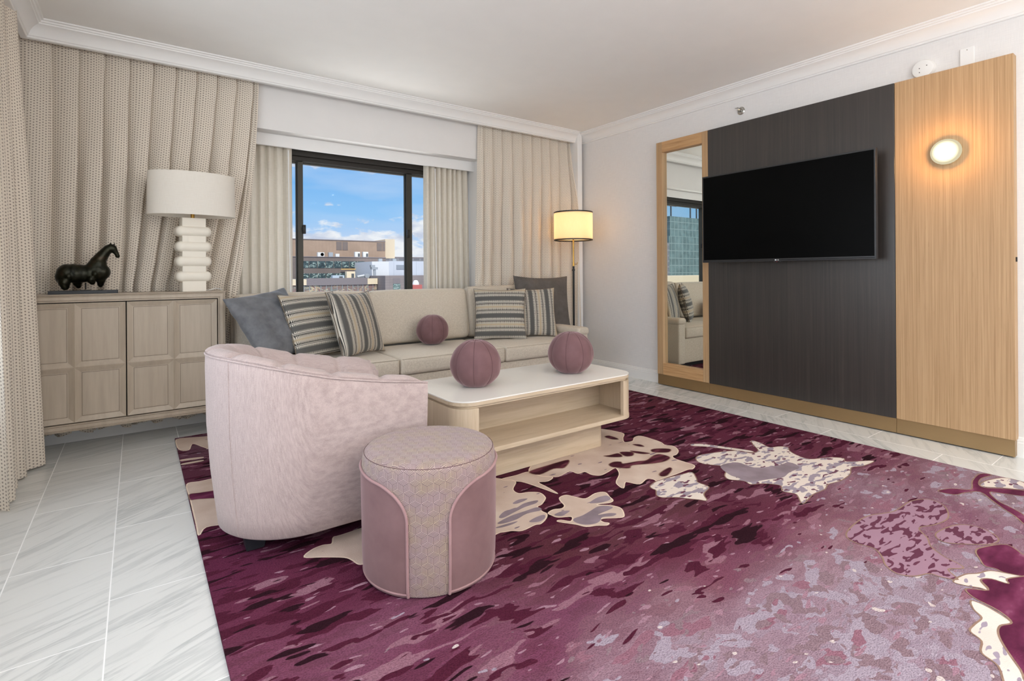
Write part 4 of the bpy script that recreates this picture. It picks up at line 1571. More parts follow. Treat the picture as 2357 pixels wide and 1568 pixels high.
# ------------------------------------------------------------------ velvet ball cushions
def ball(name, label, loc, r, rotz, tilt=0.0):
    root = thing(name, label, 'cushion', loc, rotz, 'velvet ball cushions')
    K = 8
    bm = BM()
    nu, nv = 96, 40
    g = []

    def surf(a, b):
        """a azimuth, b polar from top"""
        seam = abs(math.cos(a * K / 2)) ** 10
        pinch = math.sin(b) ** 0.6
        rr = r * (1 - 0.022 * seam * pinch)
        rr *= 1 + 0.010 * math.sin(a * K + 3) * math.sin(7 * b) * math.sin(b)
        x, y, z = rr * math.sin(b) * math.cos(a), rr * math.sin(b) * math.sin(a), rr * 0.955 * math.cos(b)
        # dimple where the seams meet, flat where it sits
        z -= 0.10 * r * math.exp(-(b / 0.16) ** 2)
        x *= 1 + 0.03 * sstep(0.1, -0.5, z / r)
        y *= 1 + 0.03 * sstep(0.1, -0.5, z / r)
        z = max(z, -0.865 * r)
        return Vector((x, y, z + 0.866 * r))
    top = bm.verts.new(surf(0, 0))
    bot = bm.verts.new((0, 0, 0.001 * r))
    for j in range(1, nv):
        g.append([bm.verts.new(surf(2 * PI * i / nu, PI * j / nv)) for i in range(nu)])
    for i in range(nu):
        i2 = (i + 1) % nu
        bm.faces.new((top, g[0][i], g[0][i2]))
        bm.faces.new((bot, g[-1][i2], g[-1][i]))
        for j in range(nv - 2):
            bm.faces.new((g[j][i], g[j + 1][i], g[j + 1][i2], g[j][i2]))
    bmesh.ops.recalc_face_normals(bm, faces=bm.faces)
    me = bpy.data.meshes.new('cover')
    bm.to_mesh(me)
    bm.free()
    me.shade_smooth()
    o = bpy.data.objects.new('cover', me)
    COL.objects.link(o)
    me.materials.append(M['mauve'])
    o.parent = root
    bm = BM()
    for k in range(K):
        a = 2 * PI * (k + 0.0) / K
        pts = [surf(a, PI * (0.03 + 0.74 * j / 26)) for j in range(27)]
        ctr = Vector((0, 0, r * 0.866))
        add_tube(bm, [p + (p - ctr).normalized() * 0.0002 for p in pts], 0.0014, 5)
    me = bpy.data.meshes.new('seam')
    bm.to_mesh(me)
    bm.free()
    me.shade_smooth()
    o = bpy.data.objects.new('seam', me)
    COL.objects.link(o)
    me.materials.append(M['seam_thread'])
    o.parent = root
    return root


b0 = ball('ball_cushion', 'mauve velvet ball cushion on the coffee table nearest the pink chair', (1.525, 2.455, 0.4746), 0.141, 0.15)
b1 = copy_tree(b0)
b1.location = (2.200, 2.415, 0.4746)
b1.rotation_euler = (0, 0, 0.62)
b1['label'] = 'mauve velvet ball cushion at the far end of the coffee table'
b2 = copy_tree(b0)
b2.location = (2.060, 4.015, 0.4945)
b2.scale = (0.98, 0.98, 0.98)
b2.rotation_euler = (0, 0, 0.30)
b2['label'] = 'mauve velvet ball cushion sitting on the sofa seat'


# ------------------------------------------------------------------ sofa
def sofa():
    root = thing('sofa', 'long oatmeal upholstered sofa under the window with three seat cushions', 'sofa', (2.06, 4.02, 0))
    XL, XR = 0.545, 3.482
    AW = 0.150
    fy, by = 3.560, 4.400
    crown = lambda a, b, c_: (0, -0.008 * (1 - a * a) * (1 - c_ * c_) if b < 0 else 0, 0.016 * (1 - a ** 4) * (1 - b ** 4) if c_ > 0 else 0)
    obj('base_frame', rbox((XL + XR) / 2, (fy + 0.025 + by) / 2, 0.205, (XR - XL) / 2 - AW + 0.002, (by - fy - 0.025) / 2, 0.140, 0.012, 4), M['sofa'], root, 60)
    obj('plinth', box(XL + 0.06, XR - 0.06, fy + 0.09, by - 0.04, RT, 0.066, 0.002, 1), M['black_wood'], root, 0)['label'] = 'recessed black plinth'
    for s, xa in ((-1, XL), (1, XR - AW)):
        bm = BM()
        add_rbox(bm, xa + AW / 2, (fy + by) / 2 - 0.004, 0.312, AW / 2 - 0.014, (by - fy) / 2 - 0.004, 0.247, 0.016, 5)
        obj('arm', bm, M['sofa'], root, 60)
        bm = BM()
        add_rbox(bm, xa + AW / 2, (fy + by) / 2 - 0.006, 0.541, AW / 2, (by - fy) / 2 + 0.006, 0.036, 0.030, 6, lambda a, b, c_: (0, 0, 0.006 * (1 - a * a) if c_ > 0 else 0))
        obj('arm_pad', bm, M['sofa'], root, 60)
    sx = [XL + AW, 1.567, 2.513, XR - AW]
    for a, b in zip(sx, sx[1:]):
        bm = BM()
        add_rbox(bm, (a + b) / 2, (fy + 4.27) / 2, 0.408, (b - a) / 2 - 0.002, (4.27 - fy) / 2, 0.064, 0.026, 8, crown)
        o = obj('seat_cushion', bm, M['sofa'], root, 60)
        # welt along the upper front edge
        pts = [(a + 0.014 + (b - a - 0.028) * k / 12, fy + 0.004 - 0.006 * (1 - (2 * k / 12 - 1) ** 2), 0.4665 + 0.002 * (1 - (2 * k / 12 - 1) ** 2)) for k in range(13)]
        obj('welt', tube(pts, 0.0028, 6), M['sofa'], o, 60)
    # back cushions lean on the back frame
    for i, (a, b) in enumerate(zip([XL + 0.03, 1.59, 2.56], [1.59, 2.56, XR - 0.06])):
        bm = BM()
        hz = 0.233 + (0.008 if i == 2 else 0)
        add_rbox(bm, 0, 0, 0, (b - a) / 2 - 0.001, 0.062, hz, 0.045, 8, lambda p, q, w: (0, -0.028 * (1 - p ** 4) * (1 - w ** 2) if q < 0 else 0, 0.008 * (1 - p ** 4) if w > 0 else 0))
        rot = Matrix.Rotation(math.radians(-9.0), 4, 'X')
        mt = Matrix.Translation(((a + b) / 2, 4.296, 0.488 + hz * 0.985)) @ rot
        bmesh.ops.transform(bm, matrix=mt, verts=bm.verts)
        o = obj('back_cushion', bm, M['sofa'], root, 60)
        e = [mt @ Vector(q) for q in [(-(b - a) / 2 + 0.012, -0.052, -hz + 0.02), (-(b - a) / 2 + 0.012, -0.052, hz - 0.018), ((b - a) / 2 - 0.012, -0.052, hz - 0.018), ((b - a) / 2 - 0.012, -0.052, -hz + 0.02)]]
        obj('welt', tube(e, 0.003, 6), M['sofa'], o, 60)
    bm = BM()
    add_rbox(bm, (XL + XR) / 2, by - 0.025, 0.58, (XR - XL) / 2 - 0.02, 0.020, 0.34, 0.012, 4)
    obj('back_frame', bm, M['sofa'], root, 60)


sofa()


# ------------------------------------------------------------------ scatter pillows
def pillow(label, mat, size, thick, loc, u_ang, lean, roll, group, piping=None, wr=0.0, seed=1, squash=1.0):
    """loc: centre of the pillow; u_ang: plan angle of its width axis; lean: degrees tipped back; roll: degrees in its own plane"""
    root = thing('throw_pillow', label, 'pillow', loc, 0, group)
    rr = random.Random(seed)
    ph = [rr.random() * 6 for _ in range(8)]
    n = 30
    bm = BM()
    uvl = bm.loops.layers.uv.new('UVMap')

    def xy(u, v):
        s = size / 2
        return s * u * (1 - 0.085 * (1 - v * v) * abs(u) ** 3), s * squash * v * (1 - 0.085 * (1 - u * u) * abs(v) ** 3)

    def th(u, v):
        b = max(0.0, (1 - u ** 2) * (1 - v ** 2))
        w = 0
        if wr:
            w = wr * (math.sin(9 * u + 5 * v + ph[0] + 2 * math.sin(3 * v + ph[1])) + 0.7 * math.sin(6 * u - 13 * v + ph[2]) + 0.5 * math.sin(17 * v + 6 * u + ph[3])) * b ** 0.35
        return thick / 2 * b ** 0.42 + w
    sheets = []
    for s in (-1, 1):
        g = []
        for i in range(n + 1):
            col = []
            for j in range(n + 1):
                u = math.sin(PI / 2 * (2 * i / n - 1))
                v = math.sin(PI / 2 * (2 * j / n - 1))
                x, z = xy(u, v)
                if s == 1 and (i in (0, n) or j in (0, n)):
                    col.append(sheets[0][i][j])
                else:
                    col.append(bm.verts.new((x, s * th(u, v), z)))
            g.append(col)
        sheets.append(g)
        for i in range(n):
            for j in range(n):
                q = (g[i][j], g[i + 1][j], g[i + 1][j + 1], g[i][j + 1])
                f = bm.faces.new(q if s == -1 else q[::-1])
                for lp in f.loops:
                    lp[uvl].uv = (lp.vert.co.x + 1.0, lp.vert.co.z + 1.0)
    me = bpy.data.meshes.new('cover')
    bm.to_mesh(me)
    bm.free()
    me.shade_smooth()
    me.materials.append(mat)
    mt = Matrix.Rotation(math.radians(u_ang), 4, 'Z') @ Matrix.Rotation(math.radians(-lean), 4, 'X') @ Matrix.Rotation(math.radians(-roll), 4, 'Y')
    root.matrix_basis = Matrix.Translation(loc) @ mt
    root.rotation_euler = mt.to_euler()
    o = bpy.data.objects.new('cover', me)
    COL.objects.link(o)
    o.parent = root
    if piping:
        pts = []
        m = 24
        for e in range(4):
            for k in range(m):
                t = -1 + 2 * k / m
                u, v = [(t, -1), (1, t), (-t, 1), (-1, -t)][e]
                x, z = xy(u, v)
                pts.append((x, 0, z))
        bm = tube(pts, 0.004, 6, True)
        me = bpy.data.meshes.new('piping')
        bm.to_mesh(me)
        bm.free()
        me.shade_smooth()
        me.materials.append(piping)
        p = bpy.data.objects.new('piping', me)
        COL.objects.link(p)
        p.parent = root
    return root


PIP = M['glaze']
pillow('slate grey velvet pillow leaning at the left end of the sofa', M['grey_velvet'], 0.54, 0.17, (0.792, 3.975, 0.745), 29, 34, 8, 'velvet sofa pillows', None, 0.0075, 3)
pillow('pillow with level stripes leaning between the slate velvet pillow and an upright striped one', M['stripe_h'], 0.50, 0.14, (1.079, 3.975, 0.725), 25, 23, 1, 'striped sofa pillows', PIP, 0.001, 4)
pillow('pillow with upright stripes at the left of the sofa ball cushion', M['stripe_v'], 0.50, 0.15, (1.356, 3.895, 0.723), 33, 19, -1, 'striped sofa pillows', PIP, 0.001, 5)
pillow('pillow with level stripes in front at the right end of the sofa', M['stripe_h'], 0.49, 0.15, (2.747, 3.985, 0.712), -33, 14, 0, 'striped sofa pillows', PIP, 0.001, 6)
pillow('pillow with upright stripes squeezed between the level striped pillow and the charcoal one', M['stripe_v'], 0.48, 0.13, (3.094, 3.940, 0.715), -22, 12, 0, 'striped sofa pillows', PIP, 0.001, 7)
pillow('charcoal velvet pillow behind the striped pair at the right end of the sofa', M['brown_velvet'], 0.60, 0.15, (3.335, 4.075, 0.772), -16, 12, -1, 'velvet sofa pillows', None, 0.003, 8)
# ------------------------------------------------------------------ cabinet
def cabinet():
    x0, x1, yf, yb, z0, z1 = -0.612, 0.502, 4.100, 4.398, 0.155, 0.984
    root = thing('cabinet', 'taupe glazed two door cabinet with raised square panels under the ivory lamp', 'cabinet', ((x0 + x1) / 2, 4.25, 0))
    bm = BM()
    add_box(bm, x0 + 0.006, x1 - 0.006, yf + 0.035, yb, z0 + 0.004, z1 - 0.004)
    obj('carcass', bm, M['taupe'], root, 0)
    fp = [(0.0, 0.030), (0.0, 0.010), (0.003, 0.004), (0.008, 0.002), (0.010, 0.008), (0.013, 0.008), (0.016, 0.003), (0.034, 0.003), (0.036, 0.009), (0.039, 0.009), (0.041, 0.004), (0.046, 0.004), (0.047, 0.030)]
    bm = BM()
    frame_ring(bm, (x0, x1, z0, z1), fp, lambda a, b, e: (a, yf + e, b))
    obj('face_frame', bm, M['taupe'], root, 20)
    bm = BM()
    add_box(bm, x0 - 0.004, x1 + 0.004, yf - 0.004, yb, z1 - 0.004, z1 + 0.002, 0.002, 1)
    obj('top', bm, M['taupe'], root, 30)
    bm = BM()
    add_box(bm, x0 + 0.046, x1 - 0.046, yf + 0.031, yf + 0.034, z0 + 0.046, z1 - 0.046)
    obj('door_reveal', bm, M['gap'], root, 0)
    xm = (x0 + x1) / 2
    zm = 0.541
    for a, b in ((x0 + 0.052, xm - 0.003), (xm + 0.003, x1 - 0.052)):
        bm = BM()
        gl = BM()
        c0 = (a + b) / 2
        add_box(bm, a, b, yf + 0.022, yf + 0.030, z0 + 0.052, z1 - 0.052)
        for u0, u1 in ((a, c0), (c0, b)):
            for w0, w1 in ((z0 + 0.052, zm), (zm, z1 - 0.052)):
                frame_ring(bm, (u0, u1, w0, w1), [(0.0, 0.024), (0.0, 0.005), (0.002, 0.003), (0.030, 0.0155), (0.034, 0.0155), (0.0345, 0.024)], lambda p, q, e: (p, yf + e, q))
                add_box(bm, u0 + 0.036, u1 - 0.036, yf + 0.0165, yf + 0.0225, w0 + 0.036, w1 - 0.036)
                frame_ring(gl, (u0 + 0.0335, u1 - 0.0335, w0 + 0.0335, w1 - 0.0335), [(0.0, 0.0165), (0.0028, 0.0162), (0.0028, 0.019), (0.0, 0.019)], lambda p, q, e: (p, yf + e, q))
        d = obj('door', bm, M['taupe'], root, 12)
        obj('glaze_line', gl, M['glaze'], d, 0)
    for x in (x0 + 0.04, x1 - 0.04):
        for y in (yf + 0.05, yb - 0.03):
            bm = BM()
            add_tube(bm, [(x, y, z0 + 0.004), (x, y, 0.0)], 0.024, 12, r1=0.016)
            obj('leg', bm, M['taupe'], root, 40)


cabinet()


# ------------------------------------------------------------------ table lamp on the cabinet
def table_lamp():
    X, Y, Z0 = 0.318, 4.222, 0.9862
    root = thing('table_lamp', 'ivory table lamp of stacked rounded lobes with wide oval cream shade', 'lamp', (X, Y, Z0))
    rot = Matrix.Translation((X, Y, 0)) @ Matrix.Rotation(math.radians(7), 4, 'Z')
    hd = 0.058

    def slab(w0, pts):
        """profile of half widths, extruded in depth with eased edges"""
        bm = BM()
        right = [(w, z) for w, z in pts]
        poly = right + [(-w, z) for w, z in right[::-1]]
        n = len(poly)
        fr = []
        for dy, sh in ((-hd, 0.004), (-hd + 0.004, 0.0), (hd - 0.004, 0.0), (hd, 0.004)):
            fr.append([bm.verts.new((math.copysign(max(abs(x) - sh, 0.001), x), dy, z)) for x, z in poly])
        for a, b in zip(fr, fr[1:]):
            for k in range(n):
                bm.faces.new((a[k], a[(k + 1) % n], b[(k + 1) % n], b[k]))
        bm.faces.new(fr[0])
        bm.faces.new(fr[-1][::-1])
        bmesh.ops.triangulate(bm, faces=[f for f in bm.faces if len(f.verts) > 4])
        bmesh.ops.transform(bm, matrix=rot, verts=bm.verts)
        return bm

    col = 0.072
    hd = 0.050
    obj('foot', slab(0, [(col, Z0), (col, 1.056)]), M['plaster'], root, 30)
    tops = [(1.050, 1.126), (1.154, 1.229), (1.256, 1.331), (1.362, 1.437)]
    for i, (a, b) in enumerate(tops):
        bm = BM()
        add_rbox(bm, 0, 0, (a + b) / 2, 0.108, 0.064, (b - a) / 2, (b - a) / 2 * 0.94, 6, None, 6)
        bmesh.ops.transform(bm, matrix=rot, verts=bm.verts)
        obj('lobe', bm, M['plaster'], root, 50)
        if i < 3:
            obj('spacer', slab(0, [(col, b - 0.006), (col, tops[i + 1][0] + 0.006)]), M['plaster'], root, 30)
    obj('neck', slab(0, [(col, 1.431), (col, 1.491)]), M['plaster'], root, 30)
    bm = BM()
    add_tube(bm, [(X, Y, 1.491), (X, Y, 1.60)], 0.012, 12)
    add_tube(bm, [(X, Y, 1.60), (X, Y, 1.68)], 0.020, 12)
    obj('socket_stem', bm, M['brass'], root, 40)
    # oval drum shade
    bm = BM()
    n = 96
    A, B = 0.264, 0.150
    rings = []
    for za, k in ((1.507, 1.0), (1.507, 0.992), (1.797, 0.976), (1.797, 0.984)):
        rings.append([bm.verts.new((X + A * k * math.cos(2 * PI * i / n), Y + B * k * math.sin(2 * PI * i / n), za)) for i in range(n)])
    uvl = bm.loops.layers.uv.new('UVMap')
    for a in range(4):
        r0, r1 = rings[a], rings[(a + 1) % 4]
        for i in range(n):
            f = bm.faces.new((r0[i], r0[(i + 1) % n], r1[(i + 1) % n], r1[i]))
            for lp, kk in zip(f.loops, (i, i + 1, i + 1, i)):
                lp[uvl].uv = (kk / n * 1.4, lp.vert.co.z)
    obj('shade', bm, M['shade_linen'], root, 40)
    bm = BM()
    for s in (-1, 1):
        add_tube(bm, [(X, Y, 1.66), (X + s * 0.12, Y, 1.68), (X + s * A * 0.975, Y, 1.70)], 0.003, 6)
    obj('spider', bm, M['brass'], root, 40)
    obj('cord', tube([(X + 0.075, Y + 0.02, Z0 + 0.004), (X + 0.115, Y + 0.075, Z0 + 0.005), (X + 0.145, Y + 0.085, Z0 + 0.016), (X + 0.165, Y + 0.075, Z0 + 0.012), (X + 0.178, Y + 0.04, Z0 + 0.004)], 0.0035, 6), M['white_plastic'], root, 60)


table_lamp()


# ------------------------------------------------------------------ bronze horse
def horse():
    root = thing('horse_sculpture', 'dark bronze horse sculpture without lower legs on a black base', 'sculpture', (-0.27, 4.21, 0.9862))
    zb = 0.9862
    obj('base', box(-0.432, -0.098, 4.150, 4.270, zb, zb + 0.020, 0.001, 1), M['black_wood'], root, 0)

    def P(cx, cy, y=0.0):
        return (-0.262 + (cx - 800) * 0.000242, 4.21 + y, zb + 0.020 + (1285 - cy) * 0.000314)
    bm = BM()
    blobs = [(430, 950, 195, .062, 0), (380, 1010, 165, .056, 0), (560, 920, 170, .058, 0), (700, 940, 178, .058, 0), (830, 945, 175, .056, 0), (960, 915, 195, .056, 0), (1070, 900, 205, .056, 0),
             (1170, 920, 150, .052, 0), (1225, 930, 85, .034, .006), (980, 800, 130, .044, 0), (1040, 740, 150, .044, 0), (1095, 670, 138, .040, 0), (1150, 600, 125, .037, 0), (1205, 530, 110, .033, 0), (1262, 465, 98, .030, 0),
             (1330, 425, 84, .026, 0), (1385, 440, 78, .025, 0), (1420, 490, 62, .021, 0), (1455, 545, 50, .017, 0), (1482, 590, 44, .016, 0), (1450, 600, 30, .012, 0),
             (400, 1110, 120, .036, -.030), (415, 1190, 85, .026, -.032), (405, 1225, 45, .018, -.032), (640, 1110, 100, .034, .028), (660, 1185, 62, .024, .030),
             (930, 1060, 90, .032, -.034), (955, 1115, 62, .022, -.036), (1120, 1070, 100, .036, .010), (1112, 1150, 72, .024, .012), (1112, 1185, 48, .020, .012), (275, 1020, 46, .018, 0), (290, 1070, 40, .016, 0),
             (1010, 960, 100, .064, -.004), (490, 1000, 120, .068, 0), (1000, 850, 185, .052, 0), (1080, 760, 160, .048, 0), (620, 960, 180, .060, 0), (760, 950, 178, .059, 0), (890, 935, 180, .058, 0)]
    for cx, cy, r, ry, dy in blobs:
        mt = Matrix.Translation(P(cx, cy, dy)) @ Matrix.Diagonal((r * 0.000262, ry, r * 0.000314, 1))
        bmesh.ops.create_uvsphere(bm, u_segments=20, v_segments=12, radius=1.0, matrix=mt)
    for cx, cy, dy in ((1325, 345, -.012), (1405, 350, .010)):
        mt = Matrix.Translation(P(cx, cy, dy)) @ Matrix.Rotation(0.15, 4, 'Y')
        bmesh.ops.create_cone(bm, cap_ends=True, segments=12, radius1=0.0085, radius2=0.002, depth=0.034, matrix=mt)
    o = obj('body', bm, M['bronze'], root, 0, recalc=False)
    md = o.modifiers.new('union', 'REMESH')
    md.mode = 'VOXEL'
    md.voxel_size = 0.0042
    md.use_smooth_shade = True
    md2 = o.modifiers.new('soft', 'SMOOTH')
    md2.factor = 0.5
    md2.iterations = 9
    # mane ridge
    obj('mane', tube([P(1290, 372), P(1235, 395), P(1170, 450), P(1100, 530), P(1030, 620), P(965, 705)], 0.006, 8, r1=0.010), M['bronze'], root, 60)
    bm = BM()
    add_tube(bm, [P(810, 1130), P(810, 1266)], 0.0040, 10)
    add_box(bm, P(700, 0)[0], P(905, 0)[0], 4.19, 4.23, zb + 0.020, zb + 0.0235)
    obj('mount_rod', bm, M['black_metal'], root, 30)


horse()


# ------------------------------------------------------------------ floor lamp
def floor_lamp():
    X, Y = 3.742, 4.055
    root = thing('floor_lamp', 'lit floor lamp with black rimmed drum shade behind the sofa arm', 'lamp', (X, Y, 0))
    obj('base', lathe([(0, 0.0), (0.13, 0.0), (0.132, 0.006), (0.13, 0.016), (0.03, 0.022), (0.012, 0.03), (0, 0.03)], X, Y, 40), M['black_metal'], root)
    obj('lower_pole', tube([(X, Y, 0.03), (X, Y, 1.165)], 0.0115, 14), M['black_metal'], root)
    bm = BM()
    add_tube(bm, [(X, Y, 1.165), (X, Y, 1.50)], 0.0085, 14)
    add_tube(bm, [(X, Y, 1.165), (X, Y, 1.205)], 0.0115, 14)
    obj('upper_pole', bm, M['brass'], root)['label'] = 'brass upper pole'
    bm = BM()
    add_tube(bm, [(X + 0.008, Y - 0.006, 1.185), (X + 0.040, Y - 0.012, 1.185), (X + 0.046, Y - 0.013, 1.205)], 0.0035, 8)
    obj('switch_key', bm, M['brass'], root)
    obj('collar', tube([(X, Y, 1.115), (X, Y, 1.133)], 0.0155, 14), M['black_metal'], root)
    R, za, zb = 0.203, 1.441, 1.730
    sh = lathe([(R, za), (R, zb), (R - 0.003, zb), (R - 0.003, za)], X, Y, 64, cap=False)
    s = obj('shade', sh, M['lit_shade'], root)
    obj('added_diffuser', lathe([(0.014, za + 0.010), (R - 0.004, za + 0.010), (R - 0.004, za + 0.012), (0.014, za + 0.012), (0.014, za + 0.010)], X, Y, 48, cap=False), M['lit_shade'], root)  # lower disc added to soften the light cone under the shade
    obj('added_diffuser', lathe([(0, zb - 0.012), (R - 0.004, zb - 0.012), (R - 0.004, zb - 0.010), (0, zb - 0.010)], X, Y, 48), M['lit_shade'], root)  # upper disc added to hold back the light thrown upward
    for z in (za, zb):
        bm = lathe([(R + 0.0012, z - 0.006), (R + 0.0012, z + 0.006), (R - 0.005, z + 0.006), (R - 0.005, z - 0.006), (R + 0.0012, z - 0.006)], X, Y, 64, cap=False)
        obj('rim_trim', bm, M['black_metal'], s)
    bm = BM()
    for k in range(3):
        a = 2 * PI * k / 3 + 0.4
        add_tube(bm, [(X, Y, 1.495), (X + R * 0.985 * math.cos(a), Y + R * 0.985 * math.sin(a), 1.50)], 0.0022, 6)
    add_tube(bm, [(X, Y, 1.495), (X, Y, 1.535)], 0.017, 12)
    obj('spider', bm, M['brass'], root)
    obj('bulb', lathe([(0, 1.535), (0.013, 1.537), (0.016, 1.542), (0.02, 1.548), (0, 1.549)], X, Y, 20), glow('bulb_glow', (1, 0.72, 0.38, 1), 6), root)
    l = bpy.data.lights.new('lamp_light', 'POINT')
    l.energy = 10.0
    l.color = (1.0, 0.72, 0.50)
    l.shadow_soft_size = 0.05
    o = bpy.data.objects.new('lamp_light', l)
    COL.objects.link(o)
    o.location = (X, Y, 1.600)


floor_lamp()

l = bpy.data.lights.new('wall_lamp_light', 'POINT')
l.energy = 5.5
l.color = (1.0, 0.52, 0.17)
l.shadow_soft_size = 0.05
o = bpy.data.objects.new('wall_lamp_light', l)
COL.objects.link(o)
o.location = (PX - 0.085, 1.026, 1.837)


# ------------------------------------------------------------------ the city outside
def facade(name, base, line, sx, sz, lw, jit=0.1, rough=0.7):
    m, t = newmat(name)
    x, y, z = t.sep(t.coord('Object'))
    fx = t.math('FRACT', t.math('DIVIDE', t.math('ADD', x, y), sx))
    fz = t.math('FRACT', t.math('DIVIDE', z, sz))
    g = t.math('MAXIMUM', t.math('LESS_THAN', fx, lw / sx), t.math('LESS_THAN', fz, lw / sz))
    n = t.noise(t.coord('Object'), 0.25, 4)
    lo = tuple(v * (1 - jit) for v in base[:3]) + (1,)
    hi = tuple(min(1, v * (1 + jit)) for v in base[:3]) + (1,)
    col = t.mix(g, t.ramp(n, [(0.35, lo), (0.65, hi)]), line)
    t.out(t.principled(col, rough))
    return m


F = {
    'brown': facade('brown_brick', c(172, 148, 128), c(162, 138, 120), 1.2, 0.42, 0.09),
    'dark': facade('dark_brick', c(126, 114, 108), c(118, 106, 102), 1.2, 0.42, 0.09),
    'grey': facade('grey_brick', c(150, 140, 138), c(138, 128, 128), 6.0, 0.8, 0.10),
    'cream': simple('cream_concrete', c(236, 218, 188), 0.8),
    'parapet': simple('grey_parapet', c(138, 130, 132), 0.8),
    'white': simple('white_cladding', c(238, 240, 242), 0.7),
    'panel': facade('pale_metal_cladding', c(206, 212, 222), c(180, 188, 200), 4.0, 40.0, 0.12, 0.03),
    'louver': simple('grey_louver', c(150, 158, 168), 0.6),
    'unit': simple('unit_casing', c(226, 226, 222), 0.6),
    'unit_dark': simple('unit_grille', c(92, 94, 96), 0.6),
    'steel': simple('galvanised_steel', c(190, 194, 196), 0.4, 0.5),
    'red': simple('red_brick_box', c(196, 110, 104), 0.8),
    'roof': simple('roof_gravel', c(158, 154, 150), 0.9),
    'far': facade('distant_building', c(128, 128, 134), c(150, 150, 154), 5.0, 4.0, 1.2, 0.05),
    'tower': facade('glass_tower_skin', c(108, 132, 132), c(146, 166, 164), 4.4, 5.4, 0.5, 0.22, 0.3),
    'blueunit': simple('blue_grey_unit', c(188, 202, 214), 0.6),
    'ground': simple('street_ground', c(120, 120, 118), 0.9),
}


def city_glass(name, a, b, hi, sc):  # wavy reflections are painted into the glass colour
    m, t = newmat(name)
    co = t.coord('Object')
    n = t.noise(t.map(co, (0.30, 0.30, 0.42)), sc, 3, 0.5, 3.5)
    col = t.ramp(n, [(0.38, a), (0.48, b), (0.56, a), (0.60, hi), (0.66, b)])
    t.out(t.principled(col, 0.25))
    return m


F['glass'] = city_glass('band_glass_painted_reflections', c(48, 62, 66), c(78, 98, 100), c(200, 222, 212), 1.0)
F['curtain_wall'] = city_glass('curtain_wall_painted_reflections', c(128, 132, 126), c(150, 112, 104), c(214, 196, 160), 0.6)
F['paneglass'] = city_glass('green_pane_glass', c(88, 110, 108), c(120, 142, 138), c(190, 208, 200), 1.3)


def ext(parent, name, x0, x1, z0, z1, y, d, mat, bev=0.0):
    return obj(name, box(x0, x1, y, y + d, z0, z1, bev, 1), mat, parent, 0)


G0 = -30.0
struct('street_ground', box(-520, 420, 60, 760, G0 - 1, G0), F['ground'], smooth=0)
bb = thing('office_building', 'brown brick office building with a stepped roof seen through the window', 'building', (55, 185, G0))
ext(bb, 'upper_storey', 8.0, 75.9, 7.0, 13.0, 186, 30, F['brown'])
ext(bb, 'lower_storeys', 6.0, 73.6, G0, 6.8, 180, 40, F['dark'])
for a, b in ((60.0, 62.0), (63.0, 63.2)):
    pass
for x in (57.6, 72.6):
    o = ext(bb, 'louvre_panel', x, x + 2.0, 9.6, 12.6, 185.9, 0.2, F['dark'])
    ext(bb, 'louvre_panel', x + 2.2, x + 4.1 if x < 70 else x + 3.2, 9.6, 12.6, 185.9, 0.2, F['dark'])
bm = BM()
add_prism(bm, [(75.9, 186), (78.4, 183), (78.4, 216), (75.9, 216)], 6.8, 14.0)
obj('end_fin', bm, F['cream'], bb, 0)
bm = BM()
add_prism(bm, [(33.0, 182), (40.4, 181), (40.4, 186), (33.0, 186)], 7.7, 13.0)
obj('end_fin', bm, F['cream'], bb, 0)
ext(bb, 'roof_edge', 8.0, 75.9, 13.0, 13.25, 185.8, 0.5, F['parapet'])
ext(bb, 'ledge', 6.0, 73.6, 6.8, 7.0, 179.8, 8, F['parapet'])
xs = 44.0
for k in range(8):
    ext(bb, 'window', xs + k * 2.72, xs + k * 2.72 + 2.55, 3.15, 5.45, 179.85, 0.2, F['glass'])
    if k < 8:
        ext(bb, 'window', xs + k * 2.75, xs + k * 2.75 + 2.6, -0.5, 1.3, 179.85, 0.2, F['glass'])
ext(bb, 'yellow_pipe', 57.0, 64.5, 2.55, 2.85, 178.9, 0.25, simple('yellow_pipe_paint', c(224, 184, 110), 0.6))

for k, (a, b, z0, z1, lab, fan) in enumerate([(49.64, 51.9, 7.0, 8.45, 'white rooftop unit with a round fan, leftmost on the brown roof ledge', True), (53.35, 54.8, 7.0, 8.5, 'grey square rooftop unit right of the round fan unit', False),
                                             (55.68, 57.0, 7.0, 8.05, 'smallest white rooftop unit on the brown roof ledge', False), (62.44, 64.28, 7.0, 8.85, 'white rooftop unit with dark grille, left of the right-hand pair', False),
                                             (65.38, 67.26, 7.0, 8.9, 'white rooftop unit with dark grille, rightmost on the brown roof ledge', False)]):
    u = thing('rooftop_unit', lab, 'air conditioner', ((a + b) / 2, 181, 7.0), 0, 'rooftop units on the brown building')
    ext(u, 'casing', a, b, 7.0, z1, 180.5, 1.2, F['unit'] if k != 1 else F['steel'], 0.04)
    if fan:
        bm = BM()
        cx, cz, r = b - 0.75, (z0 + z1) / 2, 0.55
        vs = [bm.verts.new((cx + r * math.cos(2 * PI * i / 20), 180.46, cz + r * math.sin(2 * PI * i / 20))) for i in range(20)]
        bm.faces.new(vs)
        bmesh.ops.solidify(bm, geom=bm.faces[:], thickness=0.04)
        obj('fan', bm, F['unit_dark'], u, 0)
    elif k > 2:
        ext(u, 'grille', b - 0.8, b - 0.12, 7.15, 8.3, 180.45, 0.06, F['unit_dark'])

